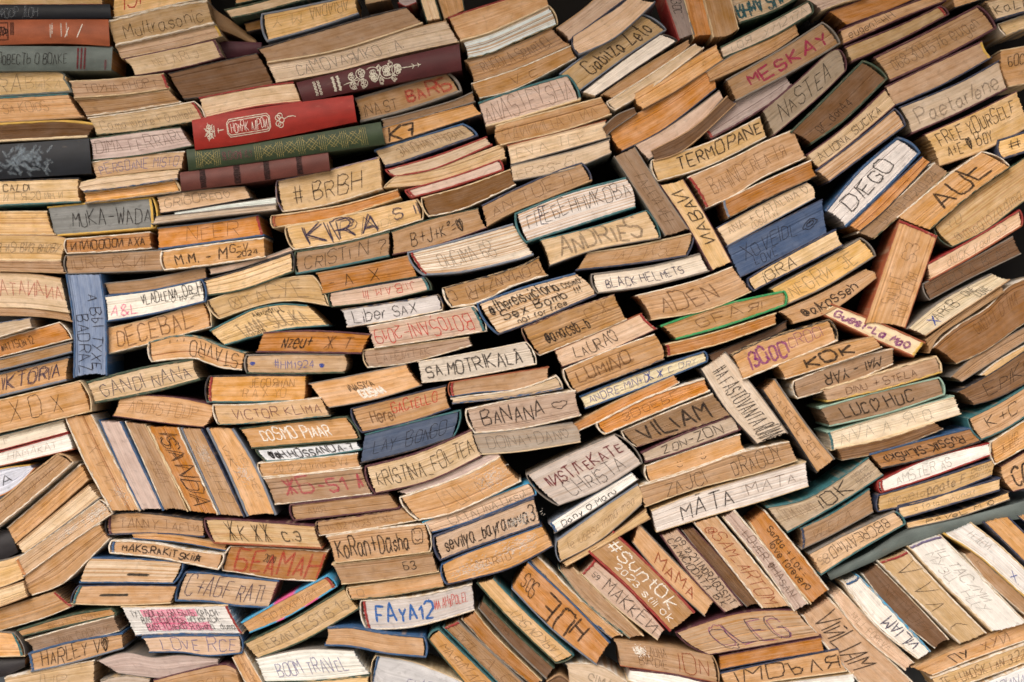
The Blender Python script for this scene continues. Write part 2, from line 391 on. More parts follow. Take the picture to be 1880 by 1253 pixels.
DATA = '''
@0 0
-20,-10 73,-7 / -20,4 74,3.5 | y r | | orange-tan book with a red lower cover edge, lying on the navy spine in the corner
-20,4 79,3.5 / -20,15 80,13 | S K | ФООР ДОН~.2~.47~.2~.8~l2 | narrow navy cloth spine with faded pale lettering, above the rust-brown spine
-20,15 40,14.5 78,14.5 / -20,33 40,31 79,33 | S u orn=box d6 | II~.68~.76~.2~.75~w3 | rust-brown spine with a torn corner flap and dark stamped panel
-20,33.5 81,34 / -20,51 80,50.5 | S z orn=bands d4 | ПОВЕСТЬ О ВОЛКЕ~.18~.68~.3~.72~k2 | grey-green cloth spine with thin purple bands and stamped title
-20,52 40,51 47,57 / -20,71 52,66.5 | c z R t5 | RA~.27~.5~.15~.85~g3;ВИКА~.55~.9~.3~.8~f1 | beige book with the two letters RA in grey pencil
-20,71.5 49,67.5 / -20,89.5 60,84.5 | o e,t t4 | SA KOIDS~.3~.75~.25~.65~g2 | orange-brown book with a dark teal upper cover, below the one marked RA
-20,90 40,86.5 70,89 / -20,103 63,99 | D y,c t6 | | book with pale yellow covers and dark shadowed pages above the scuffed navy one
-20,106 64,100 / -20,130 66,124.5 | S K orn=scuff | | scuffed navy-black cover with white scratches
79,-14 140,-26 / 81.5,13 113,6 145,-1 | y c,w | ISP~.12~.42~.3~.85~r4 | yellow-tan book with red letters cut by the picture's upper edge
77,15.5 115,6 149,0 / 83,33 115,26 154,17 | y w t5 | Multrasonic~.12~.92~.3~.85~k2 | yellowish book with thin black cursive writing and white torn cover edges
83,34 118,26 156,18 / 87,42 120,36 160,26 | p c hbr=y | | smooth pinkish cream book without writing and a yellow headband
89,42.5 120,36 155,28.5 / 97,54.5 130,49 161,41 | c m hbr=m | NELARI J~.25~.75~.25~.7~f2 | cream-tan book in dark purple covers with very faint pencil writing
121,53 150,46 185,38.5 / 132,71.5 160,68 197,60.5 | D k | | dark grey-brown page block in black covers, above the cream book with red edge
50,58.5 80,57 118,53 / 53,70.5 90,68 122,63.5 | o c hbr=r | TOУHA ПHOPT~.13~.9~.25~.75~n2 | orange-brown book with two dark faded words and a red headband
54,71.5 90,69 122,64.5 / 62,83.5 90,80 130,73.5 | q c,w | | plain grey-brown book with a red inner end and whitish lower edge
63,85 100,80 140,73 / 69,97 100,94 148,86 | c w,g R hbr=r | Cama iubire Familie!!!~.06~.93~.3~.8~g2 | peach-cream book with a rounded white spine and faint cursive about a family
64,100 100,95 130,91.5 / 66,115.5 100,112 139,105 | p g,g | DIMA FERRARI~.04~.95~.15~.75~n2 | pinkish tan book with green covers and tall grey capitals, two words
65,117 100,111.5 133,109 / 69,128 100,124 131,121 | p w,t | PERSOANE MISTO~.06~.95~.2~.85~v2 | pinkish white book with pale violet capitals in two words
@S
352,222 470,200 648,176 / 358,275 470,260 655,223 | S R orn=red d14 | HOMЯК~.235~.34~.34~.62~w1;AДРОИ~.36~.455~.34~.62~w1 | bright red spine with a silver cartouche and flower ornament
365,180 470,160 539,151 / 375,218 470,197 554,188 | c r t4 | | cream book in a red cover lying on the bright red spine
544,153 720,110 843,82 / 556,187 720,153 848,128 | S M orn=mar d12 | | dark maroon spine with a large silver floral scroll
342,276 470,263 699,225 / 346,313 470,297 707,264 | S G orn=grn d10 | BLOXOMETLY~.18~.33~.3~.7~y2 | dark green spine with gold diamond pattern
330,318 470,299 602,278 / 333,350 470,333 606,312 | S U orn=bnd2 d6 | | faded brown-maroon spine with two dark bands under the green diamond spine
412,18 470,5 560,-20 / 425,34 470,25 530,9 600,-9 | c g t4 | | cream book in green covers cut off by the picture's upper edge above the upside-down name
430,-20 500,-40 / 432,8 490,-4 | o g | | orange book with a green edge, mostly above the picture's upper edge
448,44 488,33 / 452,60 490,52 | o k d-45 | | small brown book deep in the gap behind the blue-covered orange book
659,26 575,54 490,77 / 654,-10 547,13 480,26 | y s t5 R d6 | ARIADNA~.08~.5~.35~.9~n2;M Y~.6~.9~.3~.8~f2 | orange book in a slate-blue rounded cover with an upside-down name
472,90 572,61 674,31 746,13 / 490,116 623,92 776,43 | q k,c t4 | | thick plain tan book with a slanted end, under the slate-blue one
490,118 623,94 725,61 820,38 / 506,152 623,130 725,102 843,77 | c t,c | CAMOVAЯИKO . A.~.13~.72~.2~.8~s2 | light tan book with large grey pencil letters, lying on the maroon spine
668,-8 695,-14 / 671,8 716,-1 | c t d-20 | | small cream slice of a book, dark gap to its right, at the upper edge
735,-20 772,-20 / 730,5 745,12 765,5 | p r d-6 | | rounded red book end sticking down from the picture's upper edge
792,-25 810,36 / 764,-25 784,41 | c g | | narrow cream upright book between green covers near the upper edge
845,-25 853,20 / 797,-25 817,37 | o g,t | | short upright orange book cut off by the upper edge beside the narrow green-covered one
823,33 853,22 940,-5 1002,-25 / 845,76 900,60 950,38 1008,11 | o r,c t4 | | large plain orange-brown book with a thin red edge above a white one
850,77 900,62 950,40 1009,11 / 858,108 900,98 950,76 1024,45 | w c,g R | | white book with separate page signatures and a loose pale cover
853,112 950,80 1012,50 / 870,150 950,124 1045,82 | q t | RUCOLA SPARTICI~.12~.88~.25~.75~n2 | grey-brown book with two dark thin words under the white signatures book
865,154 950,126 1048,84 / 880,181 950,162 1058,106 | o w,w | V C~.35~.6~.3~.8~n2 | orange-brown book with torn white edges and a faint letter C
878,189 940,167 1030,140 1043,138 / 892,233 945,219 1066,183 | p e,c R t5 | ANASTEYSHA~.03~.97~.12~.9~n2 | pinkish tan book with tall thin capitals and a dark green spine
909,232 942,222 1040,196 1104,179 / 918,267 945,261 1040,238 1123,210 | o c lb | ЯДИМИЦА И ИЛ~.06~.9~.3~.85~f2 | orange-tan book with a faint cursive line under the green-spined pinkish one
935,268 945,264 1113,221 / 938,302 945,301 1040,275 1121,252 | c u,d | EVA TEE~.1~.8~.2~.8~f2 | light tan book with red-brown upper edge and very faint capitals
937,305 1045,279 1120,256 / 942,333 1045,312 1123,281 | c d | ER3S-6L~.05~.7~.3~.85~f2 | light tan book with a weathered grey edge, lowest of the stack beside a black gap
651,181 750,152 822,132 / 662,225 750,202 848,168 | q d R t6 | INAST~.05~.38~.35~.9~k2;BARБ~.5~.97~.2~.8~R5 | grey-tan book in grey covers with large red letters beside thin black ones
700,220 740,211 828,186 868,169 / 702,235 750,222 873,187 | q d | | thin brown slab pressed under the grey-covered book with red letters
697,237 750,220 868,190 / 707,266 750,254 886,210 | o k | K7~.04~.33~.15~.95~k5 | orange book with bold black K7
687,276 750,256 850,227 / 707,307 750,295 878,250 | c b,n R t5 | ЗALIOHAN HHOЗAHI~.2~.93~.2~.75~n2 | peach book in a bright blue cover with thin scribbled capitals
707,312 800,286 894,251 / 725,325 800,310 904,266 | c r L t4 | | cream pages in a red cover, stacked between the blue cover and a torn paperback
@0 0
149,4 166,15 184,29 / 152,20 166,24 184,33 | S t d-62 | | tan cover seen receding into the gap right of the black cursive writing
156,30 188,31 / 162,42 188,38 | S m d-58 | | dark purple cover receding into the gap right of the faintly pencilled purple-bound book
@470 250
102,28 140,19 178,5.5 / 92,37 130,33 180,15.5 | y c,c L t2 | | dog-eared yellowish paperback with a folded end, no writing
107,39 145,28 175,17 / 112,44.5 140,37 178,24.5 | p r L R hbl=r t4 | | whitish pink book between red covers under the folded paperback
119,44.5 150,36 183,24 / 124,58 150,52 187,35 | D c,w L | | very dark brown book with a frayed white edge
15,32 50,25 89,15 / 19,54.5 50,49.5 91,37.5 | y v,w L | # BRBH~.12~.8~.22~.82~k3 | yellowish book marked with a hash sign and four black capitals
11,57.5 60,50 102,38.5 / 12,66 60,58 104,44 | O c L hbl=u | | thin brown book with an orange spine squeezed under the hash-marked book
21,65.5 60,58 116,45.5 / 27,82 70,74.5 120,60 | y c,w L R | KIRA~.13~.66~.08~.92~i4;KIRA~.135~.655~.1~.9~i4;KIRA~.125~.66~.06~.93~i2;S II~.8~1~.12~.7~i4;БIOB~.6~.82~.5~.85~g1 | cream book with huge hatched dark letters starting with K
28,83 60,77.5 96,68.5 / 29,99.5 60,94 96,86.5 | q g,e L t5 | CRISTI N ?~.08~.95~.2~.85~k2 | brownish book with a dark blue spine and spaced thin letters
97,69 130,58.5 160,52 / 98,85.5 130,78.5 166,66 | q g,m | B+J+K^=♥~.2~.8~.25~.8~k3 | tan book with an addition of initials equal to a heart
@S
884,378 940,350 1017,316 1068,299 / 894,416 940,391 1017,360 1087,332 | q n,t R t4 | AN TUETI~.08~.85~.2~.8~n2 | tan book with a slate-blue rounded end and spaced faint capitals
748,464 827,444 942,411 / 776,506 853,500 950,478 980,468 | i s L hbl=r t5 | OUCIMA 68~.2~.72~.25~.75~g3 | white striped pages in a pale grey-blue cover with a red headband
580,502 674,486 749,470 / 591,541 674,524 766,508 | O t,g | - Λ  X~.08~.62~.2~.85~k3 | brown book with a lone dark X and a wedge mark
792,532 700,553 608,564 / 780,508 700,522 604,538 | p g,n L hbl=e R | J.I.B.A.M. III~.12~.66~.25~.8~r2 | cream-pink book with small red initials written upside down
1006,506 945,525 880,556 828,565 / 990,472 950,490 880,511 812,529 | q w,k R t4 | COMANZARI  C~.03~.98~.25~.85~n3 | brown book with upside-down dark capitals in a pale rounded cover
@940 270
2,48 40,33 82,22 / 10,69 50,56 89,43.5 | i e L t5 rb | ГРЕБЕННИКОВА~.06~.98~.12~.62~k2;E~.17~.23~.15~.65~i3 | white striped book in a dark green cover with thin dark Cyrillic capitals
20,67 60,57 97,45.5 / 27,85.5 60,74 107,65.5 | c e,d R | ANDRIES~.12~.88~.12~.88~g5 | cream book with broad grey pencil capitals and a frayed mesh end
126,78.5 90,84 46,89 / 131,61.5 90,70.5 54,76 | q n,c L t4 | PSYETVI~.1~.7~.2~.8~f2 | wavy tan book with a blue spine and upside-down thin letters
57,91.5 100,85.5 135,76.5 / 61,105.5 100,100 142,89.5 | i d L t4 | BLACK HELMETS~.09~.8~.3~.8~i3 | whitish book with two blue-black words naming dark headgear
@S
1165,270 1208,338 1264,421 / 1127,287 1170,352 1222,434 | q d t3 | ГALEЙ VEI~.28~.85~.2~.75~n2 | leaning upright pinkish-brown book with thin letters running down
1308,497 1259,410 1211,339 / 1343,482 1297,398 1254,329 | y m | ИABAИ~.28~.9~.25~.85~k4 | leaning upright cream book with bold black letters running up
1196,295 1300,262 1395,215 / 1207,333 1300,305 1407,251 | y w,w L | TERMOPANE~.2~.98~.15~.75~k4 | tan book with bold black capitals starting with T, in torn white-green covers
1262,326 1350,288 1400,262 1458,238 / 1296,383 1350,358 1400,326 1480,289 | o w,w hbl=r | BAЧINGEREA TЯ . .~.12~.97~.25~.75~n2 | thick orange-brown book with torn white covers, a red left end and thin capitals
1325,370 1400,334 1490,294 / 1335,402 1400,369 1500,323 | O w,k hbl=s | | strong orange thin book with a slate headband, no writing
1315,419 1400,373 1482,334 / 1335,452 1400,417 1497,364 | c n,s rb | ANA + CATALINA ♡~.08~.95~.15~.58~n2;COSU TXT~.3~.6~.62~.9~f2 | peach book with two joined names and a heart above blue-grey page edges
1333,454 1400,421 1510,366 / 1358,510 1400,490 1519,428 | X n,n | XOVEIDL~.12~.7~.15~.6~k2;LOVE~.2~.45~.6~.9~k2;◉~.76~.92~.2~.7~k3 | blue-grey painted page block with a drawn eye
1372,512 1420,483 1535,421 / 1384,535 1420,516 1548,451 | c n L t4 | jORA~.12~.5~.15~.85~k3 | peach-orange book in dark blue covers with four black letters starting with j
1413,530 1502,482 1580,437 / 1440,562 1520,525 1608,470 | y d R t4 | NEGRИ  ЭЕ~.12~.85~.2~.85~g3 | long cream book with a rounded cream spine and pale pencil strokes
1167,543 1272,517 1345,490 / 1195,588 1297,570 1379,536 | o w,c | ADEN~.13~.72~.2~.85~n4 | orange-brown book with torn white edge and four dark brown capitals
@1400 240
45,57.5 70,28 97,4.5 / 60,69.5 90,41 113.5,16 | i b R t6 | DIEGO~.13~.77~.2~.75~k4 | white book in a bright blue cover with five black capitals
62,68.5 90,42 115,18.5 / 70,72.5 90,55.5 121,22.5 | O n,k | . .~.2~.7~.3~.7~k4 | dark brown narrow book with black blots beside the bright blue cover
68,73.5 95,50.5 124,23 / 80,78 105,56 134,30 | q w,g | D+M+D=♡ 20.01.24~.2~.93~.2~.8~g2 | narrow tan book with a date and a small heart
97,62.5 130,35 145,24 158,15 / 120,71.5 150,46 178,26 | o w,g R t3 | AUE~.28~.88~.05~.8~k5 | orange book with three huge black letters
123,70 150,46 188,20 200,11 / 136,84 160,72 188,51 205,39 | y g,g L t3 | @minalozo.dima~.08~.75~.6~.95~g2;YU~.08~.2~.1~.4~g2 | striped orange book with an at-sign handle along its lower edge
@S
1588,595 1652,403 / 1662,603 1721,432 | o u,u hbr=r | SUFLEΓ~.2~.5~.25~.55~f3;RUL FEMЯ~.1~.55~.6~.9~f3;S3~.65~.85~.3~.7~f3 | large leaning upright brown book with reddish scuffed covers
@1400 240
118,96 150,78.5 185,57 / 120,108 150,91.5 187,68.5 | p r,u R t4 | dUCK your S.)~.2~.85~.2~.8~g2 | pinkish white book in a red cover with pale cursive pencil
115,110.5 150,92.5 180,76 / 120,122 150,106 186,88.5 | D d L | CHIPI X A  BГASI~.1~.9~.2~.8~g2 | grey-brown book with a frayed cover end and faint grey pencil
@940 0
32,20.5 50,7.5 62,-3 / 41,29.5 60,15.5 85,-3 | p t,n | | plain pinkish tan book slanting up out of the upper edge, left one of two
43,27 62,14 75,5.5 85,-3 / 48,39.5 75,26.5 103,1.5 | p n,s L lb | | plain pinkish tan book with a purple-black spine end above the greyish cover
34,53.5 62,32 92,9.5 / 49,65.5 80,42.5 111,21.5 | y s R t4 | Gabitza Zeto~.18~.93~.2~.8~k4 | slanting book in a grey-blue cover with black words, the last one starting with Z
50,66.5 80,43.5 107,24.5 / 60,69.5 90,49 119,29.5 | i k R t3 | | slanting plain whitish book between black covers
64,68.5 90,50.5 127,29 / 71,70.5 100,57.5 128,32 | q t | | narrow slanting brown book under the plain whitish one
68,73.5 100,53 132,31.5 / 74,79.5 100,63.5 138,34.5 | c w L t3 | | thin slanting cream book with a white spine end
88,67.5 120,48 147,32.5 / 94,78.5 120,64 152,42.5 | o t lb | .  .~.05~.8~.3~.7~n4 | slanting orange book with a few dark specks
70,92 110,71 140,51.5 / 79,109 110,92.5 147,63.5 | O t,n lb rb | | thick slanting amber book with a torn white paper scrap
65,92 75,83 88,77.5 / 68,98 73,93 90,81.5 | D d,d t3 | | crumpled grey-brown book end wedged beside the thick amber book
88,104.5 120,86 149,65 / 98,115 125,99 152,70.5 | p d | | slanting greyish pink book under the thick amber one
100,108.5 130,92 155,69 / 102,116 125,107 161,74.5 | D t | | narrow curved dark tan book over a black gap
@S
1290,235 1350,186 1420,145 1442,137 / 1305,255 1360,225 1420,187 1455,156 | p n,m hbl=r t4 | | pinkish book in dark blue covers with a red headband above the bold T word
1249,-20 1275,64 / 1214,-20 1246,74 | p d,r t4 | ЗOC~.2~.5~.2~.75~k2 | upright pinkish cream book with a red cover and three letters
1290,-20 1308,65 / 1251,-20 1274,71 | O c | | upright brown page block beside the pinkish cream upright
1338,-20 1356,54 / 1288,-20 1310,69 | o c,c rb | | upright orange book with fraying cream sheets
1475,-8 1420,22 1357,44 / 1460,-50 1400,-20 1340,0 | c g,g t5 | ЛИНS АMНЯ~.12~.97~.1~.75~e5 | book with bold teal capitals upside down at the upper edge
1322,87 1420,37 1485,1 / 1328,107 1420,67 1494,23 | c g R t4 | LOЯ   У/1217A~.1~.95~.2~.8~g2 | cream book with a dark green rounded spine and faint slanted marks
1295,133 1350,98 1420,63 1460,43 / 1303,150 1360,125 1420,95 1467,63 | o d,t | | plain brown-orange book above the magenta capitals
1333,147 1420,98 1510,41 / 1351,186 1420,151 1480,118 1543,80 | q d R t4 | MESKAY~.17~.95~.2~.75~x5 | greyish tan book with blocky magenta capitals
@1400 0
24,-4 39,-10 / 42,8 58,2 75,-2 | p d,c | | grey-pink page block cut off by the upper edge near the green rounded spine
47,8.5 70,0 85,-8 / 60,18.5 90,7.5 115,-3 | O m | | plain brown-orange book cut off by the upper edge above the purple cover
55,22 90,8 120,-3 / 58,32.5 100,13.5 132,1 | o m t4 | eugen.!=HH~.07~.55~.15~.8~k2 | orange-brown book with one small dark cursive word, between purple covers
59,34 100,17.5 128,4 / 64,45 100,28.5 134,10.5 | y m R hbr=r t4 | | plain yellow-orange book in a purple cover with a red headband
80,41.5 120,22 155,4 / 92,58.5 130,41 168,20.5 | q m R t5 | 068304576 eugen~.08~.92~.22~.72~g3 | wide tan book with a long pencilled number
88,62.5 130,42.5 158,29.5 / 95,76.5 130,61 165,41.5 | q m,n hbr=y t4 | | plain grey-brown book with a yellow headband ribbon below the pencilled number
98,77.5 140,60 170,43.5 / 107,96.5 140,82 176,64 | c n,m t4 | Paetarlene~.1~.95~.3~.85~g4 | cream book with large pale grey cursive in a maroon cover
116,97 150,82 183,65.5 / 127,119.5 160,108 192,91 | y m,t | FREE YOURSELF~.08~.92~.1~.48~k3;A+E-♥ BOY~.12~.6~.52~.85~k3 | book with a two-word slogan about freedom and a black heart
160,1.5 188,-6 200,-10 / 168,14.5 188,9 200,6 | c t,n t4 | KaLIA~.06~.9~.2~.8~k3 | cream book with black capitals beginning with K in the upper corner
135,-8 160,-14 / 138,6 160,-1 | o k | | small orange book corner at the upper edge beside the dark purple spine
169,17.5 188,11 200,8 / 175,26 188,21 200,18 | c w,d L | | small cream book end with a white cover under the black K word
171,36.5 188,33.5 200,31 / 177,62.5 188,60.5 200,58 | o c lb | БOC~.2~.6~.15~.45~k3 | orange book cut by the right edge with a small dark scribble
169,101 188,95 200,92 / 172,115 188,110 200,107 | y n L t5 lb | #~.25~.55~.1~.7~k3 | blue-covered book end with a lone hash sign
0,80 25,58.5 48,37.5 56,36 / 8,97.5 40,70.5 60,51 | y m R t3 | NASTEA~.14~.82~.2~.8~k3 | slanting cream book in purple covers with six dark capitals starting with N
20,95 45,70.5 72,43.5 / 35,104 60,86 90,56.5 | D g R t5 | gr_don44~.15~.6~.45~.8~k2 | slanting grey-brown book in a green-grey cover with a handle ending 44
32,111.5 60,90.5 88,64.5 / 40,121 60,106 96,75.5 | y m,m | ALIONA SUCIKA~.06~.85~.25~.8~k2 | narrow slanting cream book with two spaced thin dark words running up to a dark end
38,123 70,99 95,78 / 48,131 75,111 103,90.5 | p n R t4 | | slanting grey-pink striped book between the narrow cream one and the bright blue cover
@0 300
-20,13 57,10.5 / -20,31.5 58,28 | c K,e t4 | CALDI~.28~.54~.15~.45~k3;И T Я 20 мм И~.28~.85~.52~.85~g2 | beige book with a small black word starting with C over a faint second line
58,14 75,10.5 129,4.5 / 60,20.5 90,17 128,11.5 | c c,b lb | | thin cream book under the pinkish white violet-lettered one
60,20.5 90,17.5 126,12 / 61,29 90,25.5 130,20.5 | o c,d R t4 | | thin brown-orange book with a grey rounded end beside the banded maroon spine
113,24.5 140,19.5 176,16.5 / 115,36 140,32.5 181,25 | p d,k | GRIGOREO♡~.06~.8~.2~.7~g3 | greyish tan book with spaced grey capitals ending in a heart
125,35.5 160,30 199,24.5 / 125,38 160,33 199,29 | w d,d t2 | | thin tattered white paperback with curling pages above the orange red-ended book
112,38.5 150,34.5 199,29.5 / 109,44 150,39 199,33.5 | c d,d t3 | | beige grey-edged book directly above the orange red-ended one
34,31.5 70,28 110,24.5 / 38,52.5 75,49.5 112,46.5 | a y,y R t4 hbr=y | MUKA-WADA~.2~.97~.25~.8~k3 | blue-grey painted page block in yellow covers
-20,35 34,34.5 / -20,51 40,51.5 | y c | | yellowish striped pages without writing, left of the yellow cover
-20,51.5 40,52.5 47,57 / -20,69 44,69.5 | y t,c | MOИB-ИSI-ВИЗ ВНОВУ~.1~.95~.3~.7~g3 | yellowish book with a long row of mixed grey letters
-20,69.5 44,70 / -20,77 47,79 | q c,t | | brown-grey slab of pages under the long row of mixed grey letters
-20,78 20,79.5 44,83 / -20,103 20,104 50,107.5 | c t,c | ATAИAИA~.3~.97~.2~.65~R3 | wavy cream book with blurred red letters
-20,104 30,104 50,108 / -20,109 30,110.5 52,114 | q t,t | | thin brown bottom pages bending down beside the blue upright spine
47,54.5 80,52 108,49.5 / 48,65 80,63.5 109,61 | O w,w L | ИTИIOOOOИ AXA~.05~.93~.2~.8~k3 | bright orange book with thick dark looping letters
47,66.5 60,65.5 116,62.5 / 48,79.5 80,78.5 117,77 | q d L | IURC GKИI~.06~.82~.2~.8~f3 | plain-looking grey-tan book with washed-out broad letters and a frayed left end
113,46.5 150,42.5 186,37 / 114,62 150,57.5 190,52 | O s,b hbr=r t4 | NEER~.27~.77~.18~.85~n2 | bright orange book with a red right end and four thin capitals
116,63.5 150,58.5 190,53.5 / 118,77 150,73.5 191,67.5 | o w L t4 | M.M. - M~.12~.62~.2~.82~k4;G-V.~.66~.86~.08~.5~k3;2024.~.72~.95~.55~.82~k3 | orange book with bold black initials and a year
150,76 188,68 209,60.5 / 151,80 170,76 211,63 | p d,d t3 | | slender pinkish grey pages peeking below the book with initials and a year
147,84 175,76 210,64 / 148,95.5 175,91 211,78 | c k,g R t4 | | tan book in green covers ending at the dark blue spine
75,86.5 110,82.5 148,74.5 / 78,94.5 110,91.5 149,82.5 | q d,n t3 | | narrow greyish tan book lying on the white book with pink letters
75,95.5 110,91 145,83.5 / 77,114 110,108.5 148,99.5 | w b R t4 | A&L~.03~.32~.35~.85~z4;VLADLENA_OR_H~.36~.99~.08~.55~k3;♡ IN 24~.66~.97~.45~.75~k2 | bright white book with pink and black writing and a small heart
74,119.5 110,111 147,99.5 / 78,137 110,129 152,117.5 | o c,w R t3 | DECEBAL~.1~.85~.12~.85~n4 | orange book with tall dark brown capitals and a white spine end
@S
185,503 195,580 197,690 / 121,504 135,600 135,694 | l b t5 | А ВЫ ТУХЕ~.2~.95~.1~.45~k3;BADRAZ~.4~.97~.52~.9~k3 | upright blue-grey book with two columns of dark letters
380,553 430,535 475,518 565,506 580,511 / 402,586 480,560 540,553 604,562 | y c L R t3 | ⊗TACУE~.15~.85~.25~.85~g3 | wavy yellow-orange book with faint big pencilled letters starting with a ring
@0 560
-20,17 0,13 22,9.5 / -20,28 0,23 23,16 | c b,w | | cream book over a whitish blue-edged cover, between the dark wedge gap and brown pages
-20,29 0,24.5 43,12.5 / -20,42 0,37.5 52,24.5 | O w,w R | WATTSON 12~.3~.65~.3~.75~k2 | brown book in white torn covers with a small black word starting with W
-20,42.5 0,39 52,26.5 / -20,50 0,47 52,34 | q d,s t4 | | plain grey-brown book over a slate-blue edge, left of the upright blue-grey one
-20,53 0,49 50,37 / -20,71 0,66 48,54.5 | o s,s t5 | IKTORIA~.31~.92~.15~.8~i3;IKTORIA~.315~.92~.16~.8~i3 | tan book with smudged dark capitals in slate-blue covers
-20,73 0,68.5 58,54.5 / -20,97 0,92 66,76.5 | o c,c R t3 | X O X~.32~.78~.15~.8~k2 | wide brown book with spaced X O X marks
-20,98 0,94 46,82 / -20,108 0,104.5 49,91.5 | w e,r t3 | Г~.34~.4~.2~.7~f2 | white book over a thin red cover, upper of the two white ones
-20,109 0,106 49,92.5 / -20,119 0,116 53,104 | w r,u t3 | HAMAKAT~.35~.85~.2~.7~f2 | white book between red-orange covers, lower of the two white ones
174,47 160,45.5 148,41.5 137,38.5 109,41 / 177,34.5 158,29 141,22.5 124,22.5 107,27 | o w,e R t4 | STAVRO . . .~.05~.8~.12~.85~k3 | wavy brown book with an upside-down word, bending down to the right
62,55.5 100,45.5 139,38.5 / 68,71 110,63 144,54 | c g,g t6 | GANDI NANA~.1~.95~.2~.85~i3 | cream book in torn dark green covers with a smudged word starting with G
86,66 105,65 130,67 153,72 / 81,80 110,84 130,86.5 147,88 | o m,m rb | ЛОUNS FOUP~.12~.85~.25~.75~f2 | rounded brown book between dark purple covers lying on the row of leaning books
@S
383,691 470,689 562,689 / 380,739 470,739 560,736 | o k,e hbl=r L t4 | JEGOЯMAN~.42~.88~.12~.45~n2;R A X YO~.35~.8~.5~.85~f2 | orange book with a red left band and two rows of faint marks
391,743 470,742 590,730 / 401,780 470,777 606,764 | p w,e L | VICTOR KLIMA~.15~.95~.25~.75~y3 | pinkish cream book in a white cover with dotted violet-brown capitals
440,787 532,775 637,765 / 461,824 558,816 662,807 | o g,g t4 R | COSMO PIAAR~.14~.78~.2~.75~w4 | orange book with chalk-white words, the first meaning space
@0 740
66,8 84,44 101,77.5 / 47,11 61,43 80,78 | o w,w t4 | Y X V A A~.15~.85~.2~.7~f2;▒~.7~.9~.1~.6~h2 | leaning upright tan book with white covers, first of the leaning row
87,13 102,44 118,77 / 71,12.5 85,44 101,77 | p b,b t5 | | leaning upright peach book in a bright blue cover
104,15 120,46 135,78 / 90,13.5 104,44 118,77 | q c,w | 8 БOЛ~.45~.7~.2~.7~f2 | leaning upright worn tan book with a small faint mark halfway down
128,17.5 141,46 157,80 / 106,17 121,47 137,78 | O w,c t4 | ISANDA~.08~.93~.12~.75~k3;ISANDA~.08~.93~.14~.76~k3 | leaning upright orange book with bold black letters running down
145,18.5 161,50 176,82 / 130,18 143,47 158,80.5 | q n,s t4 | ЗAДНО~.2~.85~.2~.7~g2;▒~.12~.4~.1~.9~h2 | leaning upright weathered grey-tan book with scuffs between slate-blue boards
@S
428,786 470,855 508,945 / 379,787 415,860 454,949 | o s,s t6 | VIKA~.2~.6~.6~.85~n2;YEL YEИ~.3~.8~.15~.4~f2;▒~.42~.62~.25~.8~h3 | leaning upright tan book with a dark slate cover, last of the leaning row
@0 740
-20,55 0,47.5 22,44.5 / -20,72 0,67 12,60 25,47 | w y,o lb | A~.5~.65~.3~.7~k3 | white book with layered yellow edges and a dark letter A by the left border
-20,82 0,70 20,53 42,36 / -20,104 0,88 25,67.5 53,43 | q t,w R t4 | ПAЛИИИИ~.35~.85~.3~.7~f2 | slanting pinkish-brown book with a white lower cover, topmost of the slanting four
5,90 30,68.5 58,44 / 11,101 35,81 64,55 | o w,t | | slanting plain tan-brown book below the white cover strip
12,102 40,79 64,59 / 17,109 40,92.5 72,68 | c t,d | | slanting greyish cream page block without writing
11,113 40,92.5 72,69.5 / 17,125 45,104.5 81,79.5 | p w,w R hbl=o | ▒~.72~1~.1~.9~h4;▒~.4~.7~.2~.7~h2 | slanting peach book with a white scuffed end and white covers
-20,94 0,92 7,92 / -20,117 0,113 13,107 | S k d-14 | | charcoal cover end at the left border below the slanting stack
@0 933
-20,110 12,108.5 18,108 / -20,124 2,121 18,114 | S k d-18 | | black cover end left of the bright blue band, below the teal-ended orange book
18,49 45,28 72,11 / 23,63 45,54.5 62,39 79,22 | o w,w lb | | slanting curved orange book under the peach one with white scuffs
-20,40 0,38 16,33.5 / -20,60 0,57 17,50.5 | y d,c | | pale yellow book end at the left border under the dark wedge
-20,64 0,58.5 17,53 / -20,76 0,71 20,63.5 | c t | Г~.3~.5~.3~.7~f2 | cream book end at the left border with a faint small mark
-20,78 0,72.5 40,60 / -20,92 0,88 30,79.5 53,70.5 | q t,w hbr=r | | striped tan book with curved lower side and a red end band
12,88 50,77 80,72 / 16,92.5 50,84.5 84,77 | o g,g R t4 | GEUTI COSTI~.3~.85~.3~.8~f2 | thin tan book in dark green covers with a pale rounded end
18,95 50,86 82,78 / 24,103.5 60,95.5 86,88.5 | q w,w | YANA CODNEIУ~.25~.9~.35~.85~f2 | brownish book with torn white cover edges and faded cursive, above the orange blue-ended one
-20,88 0,89 11,90 / -20,107 0,107 18,106.5 | o d,c R hbr=e | | orange book end with a teal and white cover at the left border
20,105 50,96.5 88,90 / 22,118 50,112 89,101 | o b,s hbl=b t4 | HARLEY V♥~.12~.85~.12~.9~k3 | orange book with a bright blue left band and tall thin black capitals
3,122.5 40,114.5 68,109.5 / 5,138 67,136 | y w | ДIP~.35~.7~.2~.6~f2 | yellowish book cut by the lower edge under the blue-banded orange one
70,110 90,104 110,107.5 130,106 158,108.5 / 85,119 110,122 130,121.5 158,112.5 | p d,d t2 | | crumpled fanned greyish paperback without cover
72,124 90,120.5 108,123 / 72,138 108,138 | c d,w | | cream page edges at the lower border under the crumpled paperback
110,124 135,117.5 160,112.5 170,116 / 110,140 176,138 | o m | 8OИ~.5~.8~.3~.6~f2 | orange book under a maroon cover at the lower border
@S
444,1188 482,1253 500,1285 / 426,1207 450,1253 468,1290 | o w,w | ЛMI~.2~.6~.3~.7~f2 | small upright tan book with white covers near the lower border
@0 933
